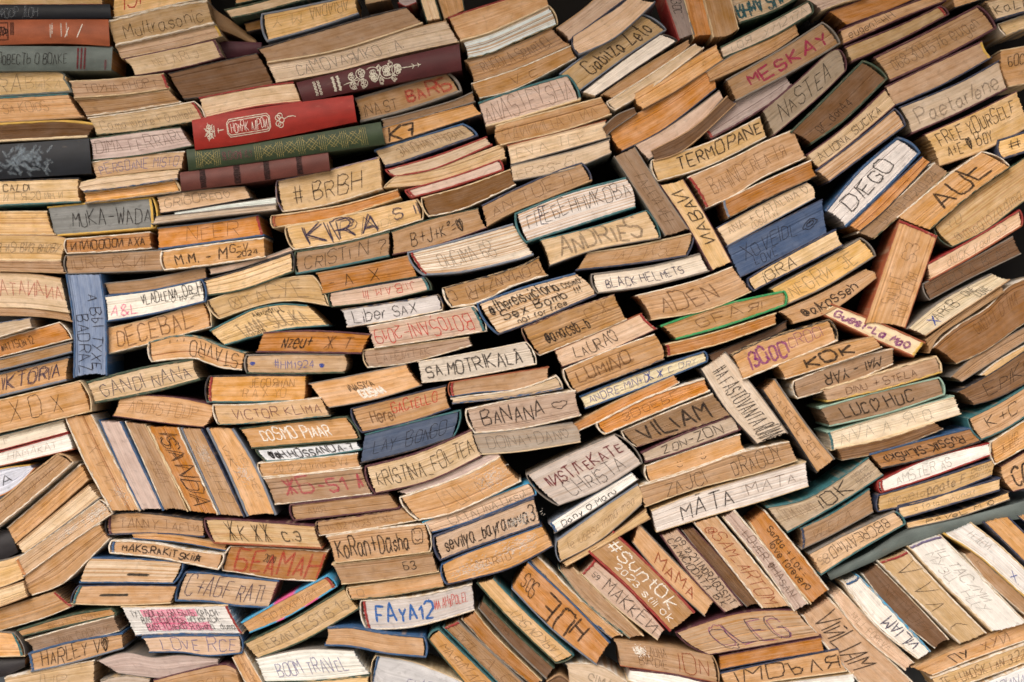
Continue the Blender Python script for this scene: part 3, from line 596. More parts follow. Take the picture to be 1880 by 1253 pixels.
102,93 130,91.5 173,91.5 / 107,104 130,104 150,106.5 174,104.5 | p b,b R t4 | LOVE RCE~.15~.95~.15~.85~v3 | greyish white book in a blue cover with pale English letters meaning affection
87,71 120,71 164,70 / 97,92 130,90.5 175,90.5 | w c,b hbr=r t3 | -~.12~.72~.08~.36~z6;-~.14~.5~.36~.62~z6;-~.16~.78~.6~.88~z6;ТУТ МОГЛА БЫ БЫТЬ КРАСИ-~.05~.9~.1~.35~k2;ВАЯ ПОДПИСЬ, НО КРАСИ-~.12~.88~.37~.6~k2;ВАЯ ТОЛЬКО Я dusha_duma~.14~.97~.62~.86~k2 | white book with three small Cyrillic lines over pink marker
@S
340,1050 385,1052 430,1058 512,1066 / 322,1104 385,1106 430,1113 494,1117 | p b,b L t5 | C+AБF RATI~.05~.9~.15~.85~i3 | pinkish tan book in a dark blue cover with big blue-black letters starting with C
@0 933
64,35.5 100,36.5 132,38.5 / 57,54 90,54 125,54.5 | c b,b R t4 | ▬~.45~.68~.55~.75~d4 | striped cream book with a red tint and a dark smear, upper of two smeared ones
56,56 90,55.5 127,56 / 51,69 85,70 123,68.5 | o n,c L hbl=e | ▬~.25~.52~.4~.6~d4 | tan book with a white-teal left cover and a green-black smear
77,5 100,3 146,8.5 / 77,19.5 110,18.5 147,21 | o k,n L hbl=m t4 | TANNY TAЕТИ~.12~.95~.25~.75~n2 | orange-brown book in a black cover with a small name and spaced thin marks
95,19 120,18.5 163,26 / 95,22 130,25 163,31 | o t,b t3 | | thin tan wedge of a book above the white torn cover with black printed name
80,23.5 110,25 135,30 161,33 / 79,32.5 110,35.5 135,40 157,44.5 | o w,w L R hbl=b t4 | MAKS.RAKiTSKii☆~.1~.82~.2~.8~k4 | orange book in torn white covers with neat black capitals and a star
@S
375,953 430,954 578,965 / 393,998 430,1000 592,1008 | c m,u L t4 | ЖК~.15~.33~.1~.9~k3;ЖЖ~.4~.56~.15~.9~k3;C.Э~.68~.84~.3~.75~k4 | striped cream book with two tangled black scribbles
422,1003 500,1006 602,1013 / 408,1048 440,1052 506,1063 582,1068 | O w,w L | БEAMAH~.1~.98~.15~.9~R5;2020~.38~.5~.25~.5~k2 | brown book with broad red block capitals over a small dark year
@430 933
5,82.5 35,65.5 67,48.5 / 11,90 40,77.5 74,56.5 | o B,B hbr=r R t4 | ПOДIXMИИ~.2~.8~.3~.8~f2 | slanting tan book with cyan and pink cover edges
7,97 40,81 79,57.5 / 17,108.5 50,95.5 90,72.5 | y g,g t4 | A.EBAN FESTIS 15~.05~.95~.25~.75~g3 | slanting yellowish book in a dark green cover with grey pencil letters
67,86 85,85.5 110,90 137,92.5 / 65,99 85,100 110,105 138,107.5 | o b,b R t5 | | wavy plain brown book in a blue cover above white pages
15,108.5 50,101.5 86,102.5 / 22,125 60,124 98,119.5 | w d,g t3 | BOOM TRAVEL~.15~.85~.35~.8~v3 | white book with pale capitals about a journey
30,127 97,121 / 30,142 97,140 | c g,w | | cream pages under the white journey book, cut by the lower edge
@S
690,1204 760,1216 852,1253 880,1268 / 682,1262 700,1300 860,1330 | w c,b L hbl=b | ГXЛГ~.35~.6~.3~.6~v2 | white book with a blue rounded cover curving out of the lower edge
@430 933
91,66.5 130,63.5 171,54.5 / 95,87.5 130,85.5 173,73.5 | i w,w L hbl=r t4 | FAYA12~.1~.62~.2~.8~B5;ИА АНДРОLEL~.64~.95~.25~.6~r2 | white book with bright blue bold letters ending in 12 and a red left band
81,57.5 120,51.5 150,46.5 / 84,66 110,63.5 151,56.5 | o c,g L | O~.08~.15~.25~.8~g2 | tan book with a frayed green left end and a faint circle
70,40.5 110,36.5 143,32 / 77,55 110,51.5 147,46 | q c,c | Б3~.68~.8~.2~.7~k3 | grey-tan book with a small dark smudge under the smiling face
66,20.5 100,15.5 138,11.5 / 72,39.5 100,36.5 141,31.5 | o w,c R | KoRan+Dasha~.05~.8~.18~.85~k4;☺~.84~.95~.1~.7~k3 | orange book with two black names and a drawn smiling face
59,10 90,5.5 121,.5 / 61,20 100,14.5 131,9 | q m,w L | 05.02.2023 FOИK~.08~.85~.3~.8~f2 | grey-brown book with a faint pencilled date above the drawn smiling face
@430 760
40,65.5 80,60.5 111,57 / 43,77 80,73 119,68 | o m,m L t4 | AИЯ~.15~.32~.3~.7~f2 | orange book in dark maroon covers with one faint short word
21,46.5 50,43.5 92,39 / 29,65.5 60,62 99,57.5 | q w,w | ЖБ-51 II~.15~.95~.15~.75~M5 | grey-brown book with blurred magenta marks
17,35.5 50,32.5 89,28.5 / 20,45.5 50,43 91,38 | o w,w L | 20.12.21 Irina SV♪~.12~.9~.2~.8~g2 | narrow orange book in white covers with a pencilled date in December
15,25.5 50,23 88,19.5 / 23,34.5 50,32.5 92,26 | w g,e L t4 | ♥@H.HOSSANDA-7~.07~.95~.15~.85~k4 | narrow white book in a blue-green cover with black scribbled handle
@470 540
78,101 110,92.5 147,83.5 / 75,122 110,113.5 142,103.5 | s e,k R t4 | LAY  BONGO~.12~.9~.3~.8~k2 | dark blue-grey painted page block with faint dark letters
68,82.5 100,74.5 137,65.5 / 76,100 110,92.5 140,82.5 | o n,n L t4 | Herei~.15~.4~.25~.75~n4;GACTELLO~.4~.9~.15~.55~r3 | tan book in a navy cover with overlapping brown and red writing
38,64.5 70,58.5 108,50.5 / 52,82 85,76 119,66 | o d,d | INASIYA~.33~.6~.3~.55~k3;GOSHA~.4~.65~.6~.88~w5 | brown book with small white painted word under a dark one
@S
452,652 540,650 633,651 / 453,686 540,687 632,685 | p d,g t4 L rb | #HM1924~.27~.67~.3~.75~v3;●~.03~.07~.35~.6~b4;●~.73~.77~.45~.7~b4 | greyish pink book with a hash code and two blue dots
483,611 575,607 682,614 / 470,647 570,648 664,650 | O m,m t4 | Nzeu+~.22~.5~.2~.8~k4;Ж T~.63~.88~.2~.85~n4 | vivid orange book with a black scribbled word and a plus sign
385,607 430,584 470,566 520,558 565,561 / 412,635 470,618 530,605 603,599 | c e,e t4 | TANIA SUCIKA~.2~.88~.3~.85~g4;Alexandru L~.42~.72~.06~.28~k2;11-11-2019~.22~.42~.82~.98~k2 | wavy cream book with large pencilled capitals and a tiny date
@470 540
61,11.5 95,6.5 131,.5 / 65,24 100,18.5 134,11.5 | i n,w R | Liber SAX~.08~.75~.15~.85~k3 | whitish book with thin black word LIBER
166,26.5 120,34 85,39 / 157,8.5 120,16 80,23.5 | p w,w L hbl=e | BOTOȘANI-2019~.08~.97~.2~.8~r3 | peach book with red upside-down capitals and a year
77,40.5 110,36.5 153,31 / 80,53 110,49.5 155,37 | q c,w L | EA.HEIИ FAK~.1~.6~.3~.8~f2 | grey-tan book in a worn cream cover under the red upside-down year
@S
766,665 853,650 967,628 / 774,703 853,694 985,669 | i w,w R | SA.MOTRIKALĂ~.06~.9~.2~.8~k4 | white book with spaced black capitals and a rounded torn spine
825,703 891,692 1008,674 / 827,729 880,721 950,716 1008,700 | q u,b L hbl=r | | plain brown book with a red left band over a bright blue lower cover
827,732 860,727 950,715 1022,690 / 830,742 870,738 950,729 1034,714 | c w,b R t4 | | slim wavy cream book with a fat white-blue rounded spine
855,752 950,732 1057,717 / 871,796 960,787 1067,763 | p w,w L t4 | BANANA~.1~.68~.2~.75~k4;♡~.78~.92~.25~.6~k3 | book with black capitals naming a fruit and a heart
866,799 960,788 1052,776 / 882,835 960,829 1066,812 | h d,c L rb t3 | DOINA+DAN♡~.1~.9~.2~.75~g3 | greyish cream book with two pencilled names joined by a plus
@430 760
94,38 130,28.5 171,11.5 / 101,57.5 140,48.5 178,30.5 | c m,m L t4 | KRISTINA_FOLTEA~.05~.97~.2~.8~k3 | cream book in a maroon cover with two words joined by an underscore
@S
731,903 813,873 890,838 915,830 / 745,908 840,877 918,838 | p d,w t2 | | narrow grey-white pages over the torn white cover
733,914 813,887 860,869 918,838 / 768,956 840,939 957,884 | o w,w L t4 | I Ш M~.3~.75~.2~.85~g2;▒~.62~.95~.05~.9~h3 | orange book with torn white covers and white chalk scuffs, above two written white-edged ones
775,959 860,926 972,886 / 793,979 860,959 985,909 | p B,b R t4 | CATALINA Ursul~.2~.92~.3~.9~g3 | whitish book with a light blue cover and a pencilled full name
795,985 860,961 980,914 / 808,1030 860,1010 992,963 | p n,n L t5 | sevilya_bayramova3~.07~.97~.2~.8~k4;▒~.6~.95~.3~.95~h2 | brownish book in navy covers with a long black handle ending in 3
810,1037 860,1014 995,965 / 820,1074 860,1065 937,1044 1016,1003 | o b,n L t4 | MARTO~.3~.62~.4~.75~n2;▒~.04~.42~.3~1~h3;▒~.5~.88~.02~.75~h3 | orange book with white chalky smears in a dark blue cover
966,873 1040,836 1130,797 / 1024,929 1100,900 1180,850 | h d,d L R t3 | IIИSTITEKATE~.1~.95~.22~.5~m4;CHRISTA~.2~.85~.55~.9~k2 | thick grey-cream book with broken maroon capitals above thin black ones
1007,962 1090,909 1160,868 / 1018,980 1100,930 1172,880 | w s,d hbl=b t3 | Dany ♡ Maru~.1~.75~.35~.9~k3 | slim slanting white book with black writing and a small heart
1021,994 1102,936 1171,890 / 1028,1032 1102,992 1179,926 | y s,d L t3 rb | te iubesc inima mea~.1~.9~.3~.7~f2 | slanting yellowish book with several faint pencilled words under the slim white one
1034,1035 1115,988 1187,935 / 1038,1041 1115,998 1150,977 1195,952 | y t,t t2 | | thin bent yellowish paperback under the slanting pencilled one
@860 933
104,16.5 135,45.5 163,75 / 86,31.5 115,58 145,89 | o r,r t6 | #SuntOk~.05~.85~.1~.52~w4;2023 still ok~.25~.93~.62~.86~w3 | leaning orange book in bright red covers with white painted words
122,10.5 150,40 177,66 / 118,25 140,50.5 170,78 | o d,d | MAMA~.3~.82~.25~.8~u4 | leaning brown book with reddish capitals meaning mother
@1180 860
25,43.5 50,71 72,98.5 / 13,48.5 35,78.5 59,104 | p m,m t4 | 09.12.21 ÎNDRĂGOSTIT~.08~.95~.15~.5~k3;CA NICIODATĂ  B.K.~.06~.95~.55~.9~k3 | leaning pinkish book with two lines of neat black writing and a date
36,42.5 60,68.5 84,98 / 28,44.5 52,75 75,100 | D m,d | | leaning plain dark brown book squeezed beside the two-line pinkish one
53,34.5 80,66.5 106,99 / 37,39.5 61,69 86,101 | o w,w t4 | @SAM_ARTOM~.08~.95~.2~.8~u3 | leaning light orange book with a thin reddish at-sign handle
66,30 95,64.5 119,97.5 / 58,35.5 85,68.5 109,103 | p w,w t4 | LOVER ♥HASAN~.2~.88~.2~.8~n3 | leaning peach book in white covers with purplish capitals and a filled heart
88,30.5 110,56.5 134,87.5 / 77,39.5 96,68.5 121,98 | O w,c t4 | Sanda + Lox =~.15~.75~.2~.5~k3;love forever♡~.28~.88~.5~.82~k3 | leaning orange book with a dark two-line vow of endless love
@860 933
90,37 115,58.5 141,88 / 81,47 105,70.5 136,95 | p r,c hbl=r | 59~.08~.16~.4~.7~k2;MAKKEИ~.25~.92~.15~.85~k3 | leaning pinkish cream book with a red cap and thin black capitals
75,42.5 100,66.5 126,92 / 65,44 85,68.5 116,94 | q c,e | | leaning plain tan-brown book with a teal-white edge beside the red-capped one
50,34.5 80,64.5 111,91.5 / 44,37.5 71,67 103,94 | o w,b t4 | | leaning narrow orange book between white and blue covers
92,113 60,87.5 31,58 / 102,97 75,68.5 43,38.5 | O s,b t4 | HUE~.22~.68~.1~.8~k5;SOS~.8~.95~.25~.75~k3 | leaning orange book with three huge black letters and a small distress call
63,112 30,80.5 6,54 / 76,106 45,78 18,50.5 | p g,e L t4 | TAЯKOVSKIY~.03~.65~.15~.75~g3 | leaning pinkish book in a dark green cover with pencil letters from its foot
56,123 30,98 7,72 / 62,115 35,90.5 11,66.5 | D d,g t4 | ЗИOT~.6~.9~.3~.8~f2 | leaning grey-brown book with a dark green cover beside the pinkish pencilled one
@S
872,1122 910,1168 995,1250 / 847,1137 910,1203 982,1262 | O c,d | | leaning narrow plain orange-brown book left of the grey-brown one
841,1140 910,1204 985,1275 / 813,1152 910,1250 940,1285 | o d,e hbl=r t4 | WILA C~.12~.85~.2~.8~f3 | leaning orange book with a red top and a teal-white edge
806,1155 910,1256 935,1285 / 785,1173 851,1253 880,1290 | o e,g L t4 | MAЯIMACH~.15~.9~.2~.8~n2 | leaning tan book in a green rounded cover with upright scratchy capitals
1038,1218 1100,1222 1160,1257 / 1045,1255 1080,1300 1150,1310 | c w | SIMИA~.35~.85~.2~.5~g3 | cream book cut by the lower edge with grey pencilled letters, in a white cover
1003,1252 1027,1239 1046,1252 / 1000,1295 1050,1295 | D t | | small brown page fan at the lower edge left of the cream pencilled one
@860 933
105,95.5 140,99.5 176,106.5 / 109,113.5 145,119 180,126 | o t,u R t3 | LAUNA~.28~.5~.1~.45~n2;BIRDIE~.2~.5~.48~.85~n2;ION~.62~.92~.15~.85~u3;▒~.15~.28~.05~.55~w4 | tan book with a white paint blob and three faint words
116,116 150,120 180,128 / 114,124 150,138 180,145 | w m,c t4 | | white book under a purple cover at the lower edge
@S
1240,1162 1333,1131 1400,1121 1462,1120 / 1300,1203 1400,1186 1507,1167 | p m,m L lb | OLEG~.2~.8~.2~.85~V3;OLEG~.2~.8~.18~.87~i3 | cream striped book with four broad violet capitals
1320,1205 1400,1190 1509,1170 / 1322,1230 1400,1215 1513,1196 | O m,n | | plain brown book under the four broad violet capitals
1322,1237 1400,1220 1540,1192 / 1330,1264 1400,1254 1555,1233 | o n,c | IMDЪЛЯ~.12~.97~.12~.85~k4 | orange book with large black Latin and Cyrillic letters near the lower edge
1340,1269 1400,1257 1568,1236 / 1340,1310 1580,1300 | w c,r | | white book cut by the lower edge under the large mixed letters
@1400 933
48,65 75,93 108,125 / 28,77 50,105 77,133 | o w,w t4 | VIЙLIAM~.08~.72~.2~.85~k4 | leaning orange book in torn white covers with big slanted black letters
56,58.5 80,83.5 109,111.5 / 50,63.5 70,90 103,117 | p w,w t3 | NULL FOREVA~.25~.75~.3~.75~f2 | leaning slim pinkish white book with torn edges and faint lettering
112,109 80,83.5 58,54 / 121,103 92,72 69,48.5 | w w,B hbr=b t5 | VILIAM~.1~.5~.15~.85~i4 | leaning white book with bright blue edges and navy letters read upward
82,40.5 108,66.5 134,94.5 / 72,48 95,77 124,101 | D w,w | NEMOИ~.2~.8~.2~.7~f2 | leaning worn dark tan book with ragged corners
104,30.5 130,58.5 161,90 / 83,38.5 111,67 142,98 | y w,w hbl=r t4 | V V Λ  (~.1~.85~.15~.85~k2 | leaning yellow-orange book with a dark red top and sketched zigzag
128,19.5 155,46.5 190,83 / 105,28 131,56 165,89 | w w,c hbl=v t4 | IЦ TAC/MИ~.12~.7~.2~.5~g3;МУЗЦ  НЦУ~.12~.8~.55~.85~g2 | leaning thick white book with grey pencil in two columns
151,29.5 170,48 195,70 / 145,33.5 165,56 195,82 | o d,w t3 | K~.12~.2~.3~.7~f2 | leaning narrow orange book between two white ones
150,10.5 172,28 197,52 / 131,19 155,34.5 175,52 197,72 | w c,y t4 | I EДEИ~.1~.35~.2~.55~g2;X.~.68~.78~.5~.8~b3 | curved white book with a pale yellow cover and a blue ink mark
177,6.5 198,27 / 159,10.5 175,26 198,49 | o n,n t4 | | leaning orange book in a navy cover at the right border
195,2 210,15 / 181,4 198,18 212,32 | o n | | corner of an orange book at the right border beside the navy-covered one
46,46 75,33 105,15 150,5.5 200,-8 / 49,51.5 80,38 105,26 150,12.5 200,6 | S z d-8 | | long grey-green cloth spine bending under the stack of navy-covered books
103,11.5 65,33.5 42,48.5 / 95,2 60,18.5 33,33 | p e,d L t4 | BBCREAM.MD~.12~.82~.25~.85~k2;85~.85~.97~.3~.7~g3 | greyish peach book with upside-down capitals ending in a web suffix
@1400 690
3,94.5 30,88.5 55,74 76,58.5 / 18,113 45,98 65,86 87,71.5 | y e,e t4 | iOK~.4~.72~.05~.85~k4;CИ MEO DIИO~.05~.35~.2~.7~f2;Nona~.78~.95~.15~.4~g2;Nejdan~.78~.95~.45~.75~g2 | curved yellowish book in a dark teal cover with black letters iOK
27,110 50,99 77,81.5 / 28,125 50,114.5 80,98 | q e,d hbl=n t3 | VLEI A~.15~.7~.3~.8~f2 | grey-brown book with a navy left band below the iOK one
157,47.5 120,59 86,67 / 150,37.5 110,47.5 77,56.5 | O k,b t4 | RuSSliK-SiLinSKi)~.12~.92~.25~.75~k4 | vivid orange book with upside-down black letters under a blue cover edge
53,52.5 90,44.5 124,33.5 / 57,61 90,54 130,38.5 | D c,d | | plain grey-brown book below the whitish teal-banded one
83,76 120,59 163,48.5 / 85,84.5 120,73.5 165,57 | w r,r L hbl=r t4 | AMSTER AS~.15~.65~.25~.85~g2 | white book in a coral-red cover with pale pencil capitals
83,86 120,75 168,59 / 83,98 120,89.5 165,72 | y n,n L t4 | Nicoleta~.08~.4~.3~.75~g2;poate F~.42~.76~.2~.75~g4;CRISTINA~.8~.98~.15~.4~g2;DOINIТA~.8~.98~.5~.75~g2 | cream book in a navy cover with a heavy pencilled word meaning maybe
97,93.5 130,85 171,73.5 / 99,103.5 130,94.5 171,82.5 | y n,n L t4 | o fata minunat~.15~.75~.3~.75~g2 | cream book in navy covers with light cursive, second from the cloth spine
103,105.5 140,97 177,83.5 / 104,110 140,102 178,89 | y k,d t3 | PAVeL M Ю~.18~.85~.15~.85~k2 | narrow cream book with thin capitals lying directly on the cloth spine
147,31 170,19.5 197,3 / 157,46.5 175,38.5 197,24 | o e,e L t4 | K+C~.2~.7~.25~.7~k3 | tan book at the right border with an initial pair joined by plus
164,48 178,39 197,27 / 167,64 180,57 197,47 | o w,w L | Ж ИB~.2~.6~.2~.7~f2 | tan book in a white cover at the right border under the initial pair
171,65.5 197,49.5 / 180,83.5 197,79 | o m lb | CD~.3~.8~.25~.85~k5 | orange book corner with heavy black strokes at the right border
@1400 490
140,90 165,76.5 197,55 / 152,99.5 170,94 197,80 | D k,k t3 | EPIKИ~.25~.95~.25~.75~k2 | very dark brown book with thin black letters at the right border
12,32.5 40,20.5 75,2 / 22,41 50,31.5 82,8 | o t,t rb | @alkosseh~.15~.78~.2~.8~k4 | curved orange-brown book with a black at-sign handle
@S
1213,598 1320,561 1440,534 / 1241,624 1330,600 1443,561 | q J,J R t5 | GFAЯI~.25~.8~.2~.75~n3 | grey-tan book in a bright green cover
1221,633 1320,608 1425,575 / 1225,655 1320,632 1425,595 | O c,c hbl=r t3 | | orange-brown book with a red left band under the bright green cover
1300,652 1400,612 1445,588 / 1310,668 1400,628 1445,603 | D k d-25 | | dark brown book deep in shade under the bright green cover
@1400 490
49,26.5 85,40.5 117,54.5 / 42,34 75,50 109,65 | i u,u hbr=y t4 | Guest-La Mao~.1~.9~.25~.75~V5 | small tilted pale book in maroon covers with violet marker letters, sloping down rightwards
@S
1343,652 1400,625 1523,587 / 1363,697 1400,683 1538,626 | o k,w R t4 | I3QOCI~.12~.52~.25~.8~V5;CROCI~.55~.9~.15~.6~V2 | orange book with violet blotchy letters
@1400 490
10,71 45,58.5 80,50 / 16,81 50,70.5 86,58 | o t,w | KOK~.25~.75~.2~.8~k5 | orange book with three bold black letters, a palindrome
94,70 60,84.5 25,95 / 94,58.5 60,67.5 22,82.5 | q w,w R | MAI - YAR~.12~.7~.2~.75~k4 | grey-tan book with upside-down black capitals and a red inner band
42,88.5 90,74.5 125,64.5 / 46,97.5 90,87.5 129,76 | o c,y R t4 | DINU + STELA~.18~.8~.3~.8~n3 | orange-yellow book with a cream rounded spine and two thin brown names
41,101.5 80,90.5 127,79.5 / 48,115 90,105.5 131,92 | q E,E t4 R | LUC♡ HUC~.15~.75~.2~.8~k4 | grey-tan book in pale green covers with heavy dark capitals and a frayed spine
@1400 690
46,41 90,27.5 138,14.5 / 49,54 90,43.5 143,27.5 | i E,c hbl=e t3 | NVA A  Я Q~.08~.8~.2~.85~g2 | whitish book with a teal left band and sketchy pencil lines
9,2.5 32,35.5 52,60 / 0,10.5 20,40.5 39,70 | o d,k t4 | 1-A NECOC ЗЕEИ~.1~.9~.3~.75~n2 | leaning tan upright book with faint letters next to a black gap
@1000 630
130,6.5 155,37.5 175,65 / 112,18.5 130,47.5 153,73 | h d,k t3 | #A FASTOVANTA~.08~.8~.25~.75~k3;ROAN~.84~.99~.1~.8~k3 | leaning upright greyish pink book with a hash sign and thin black letters
55,63.5 90,48.5 121,36.5 / 66,75 100,63.5 134,51.5 | q w,m L | VILIAM~.12~.85~.15~.85~k5 | brownish book with bold black looped capitals and a white curled spine
69,79 100,65 135,52 / 72,86 100,77.5 141,62.5 | c m,m R t4 | ZON-ZON~.2~.85~.2~.8~k3 | greenish cream book with the same black syllable twice
72,88.5 100,78.5 141,65.5 / 75,100 105,90.5 144,76.5 | o w,w L | ü~.31~.37~.25~.8~k2;ü~.56~.62~.2~.75~k2 | orange book with two tiny drawn smiles
68,103 100,93.5 140,79 176,71 / 72,118 110,104.5 150,94.5 182,84.5 | q w,c | ZAJCI~.15~.42~.15~.9~k2;DRAGOY~.6~.93~.15~.85~k2 | long grey-tan book with scratched thin letters above the whitish four-letter one
@S
1195,938 1281,905 1383,874 1480,848 / 1205,978 1282,954 1397,921 1485,893 | i c,c t3 | MĂTA~.18~.52~.2~.85~k4;MATA~.62~.93~.25~.65~n3 | long whitish streaked book with four black capitals repeated in brown
@1000 630
37,57.5 75,38.5 115,25.5 / 43,66 80,50.5 119,34.5 | O w,w L t4 | ЗDOEЬГ~.2~.75~.25~.75~n2 | vivid orange book in thin white covers with faint brown scratches
20,58.5 50,42.5 93,23.5 / 24,63.5 60,47 97,28.5 | O t,w | | thin frayed brown book under the blue-covered ink-written one
25,38.5 70,20.5 115,6 / 29,47.5 70,32.5 117,13.5 | w b,b R t4 | ANDRE=MIN+D.~.05~.55~.2~.8~v3;ЖЖ~.52~.65~.15~.85~b3;C DRY~.7~.92~.2~.75~v2 | bluish white book in a blue cover with blue ink writing
@860 490
68,74 100,60.5 134,48.5 / 77,91 110,78.5 141,66.5 | o w,n L rb | LUMINO~.08~.65~.2~.7~n4;▬~.15~.72~.55~.75~f3 | striped tan book with a broad faded word and a dark smear
62,60.5 95,46.5 125,33.5 / 67,72 100,60.5 136,44.5 | p u,m hbr=r t2 | LAURA♡~.17~.65~.2~.8~k3 | pinkish cream book with thin capitals, a heart and a red inner end
38,44.5 70,31.5 105,20 / 51,64 80,52.5 114,38 | q m,w L | @anacsb_b~.15~.63~.35~.75~k4;CЖ~.66~.92~.1~.55~f3 | brown book with a small black at-sign handle in a torn cover
6,26.5 40,14.5 77,4.5 / 21,49 50,38.5 92,20.5 | c b,n L rb t5 | @thereisvictoria~.05~.75~.05~.4~k4;cosmo!~.78~.97~.1~.38~k3;Sex Bomb !!!~.12~.9~.42~.72~k4;not for free~.22~.72~.76~.95~k3 | striped cream book in a navy cover covered with three lines of black writing
@1400 490
104,44.5 130,23.5 165,5 / 117,50 140,34.5 178,9.5 | i d,t t3 | X~.15~.22~.3~.8~b4;APKIB~.22~.5~.2~.7~k2;ONE~.62~.75~.1~.5~k2;LOVE~.68~.82~.5~.9~k2 | slanting white book with blue first letter and two small English words
117,53 140,35.5 172,13 / 120,62 128,49 150,34 174,18 | q t,t t2 | | bent grey-tan pages between the slanting white book and the large brown one
122,58 140,42.5 160,30.5 178,13.5 200,6 / 139,70 160,60.5 188,41 200,35 | B w,d t3 | GAUTEL CFTMA~.35~.8~.15~.5~f3 | large dark orange-brown book curving up to the right border
135,79.5 155,62.5 188,44 200,38 / 143,83 165,68.5 188,54 200,47 | q d,d t2 | | ragged torn grey-tan pages under the large curved brown book
157,78 170,67.5 197,52 / 165,81.5 175,78.5 197,67 | y w,w t2 | | curled yellowish paperback with white sheet edges at the right border
@1400 933
107,114.5 130,104.5 160,92.5 200,75 / 122,120.5 150,109 188,95.5 200,90.5 | o t,w rb | ПУ~.25~.38~.2~.9~k4;ХУЙ~.5~.72~.15~.8~n3 | orange book at the lower right corner with a short dark Cyrillic word
121,122.5 150,112 188,98 200,93 / 128,133 160,122 200,107 | y w,w | TE LUMOSK I AN 3.22~.05~.85~.2~.8~n3 | yellowish book at the lower right corner with spaced thin words and a date
133,135 165,123.5 200,109 / 140,147 200,131 | w w,c | AICIANA~.45~.85~.2~.7~v2 | white page block filling the lower right corner, cut by both borders
'''

# ------------------------------------------------------------------ books
def smooth_line(pts, n):
    """n + 1 points evenly spaced along a smooth curve through pts"""
    fine = catmull(pts, 12) if len(pts) > 2 else [pts[0], pts[1]]
    L = [0.0]
    for a, b in zip(fine, fine[1:]):
        L.append(L[-1] + math.dist(a, b))
    out, k = [], 0
    for i in range(n + 1):
        s = L[-1] * i / n
        while k < len(fine) - 2 and L[k + 1] < s:
            k += 1
        t = (s - L[k]) / max(L[k + 1] - L[k], 1e-9)
        out.append((fine[k][0] + (fine[k + 1][0] - fine[k][0]) * t, fine[k][1] + (fine[k + 1][1] - fine[k][1]) * t))
    return out, L[-1]

def at(p, dep):
    """the point of the wall seen at photo pixel p, dep metres in front of the wall's mean face"""
    k = (DIST - dep) / DIST
    return Vector(((p[0] - 940) * MM * k, -dep, CZ - (p[1] - 626.5) * MM * k))

def lerp(a, b, t):
    return (a[0] + (b[0] - a[0]) * t, a[1] + (b[1] - a[1]) * t)

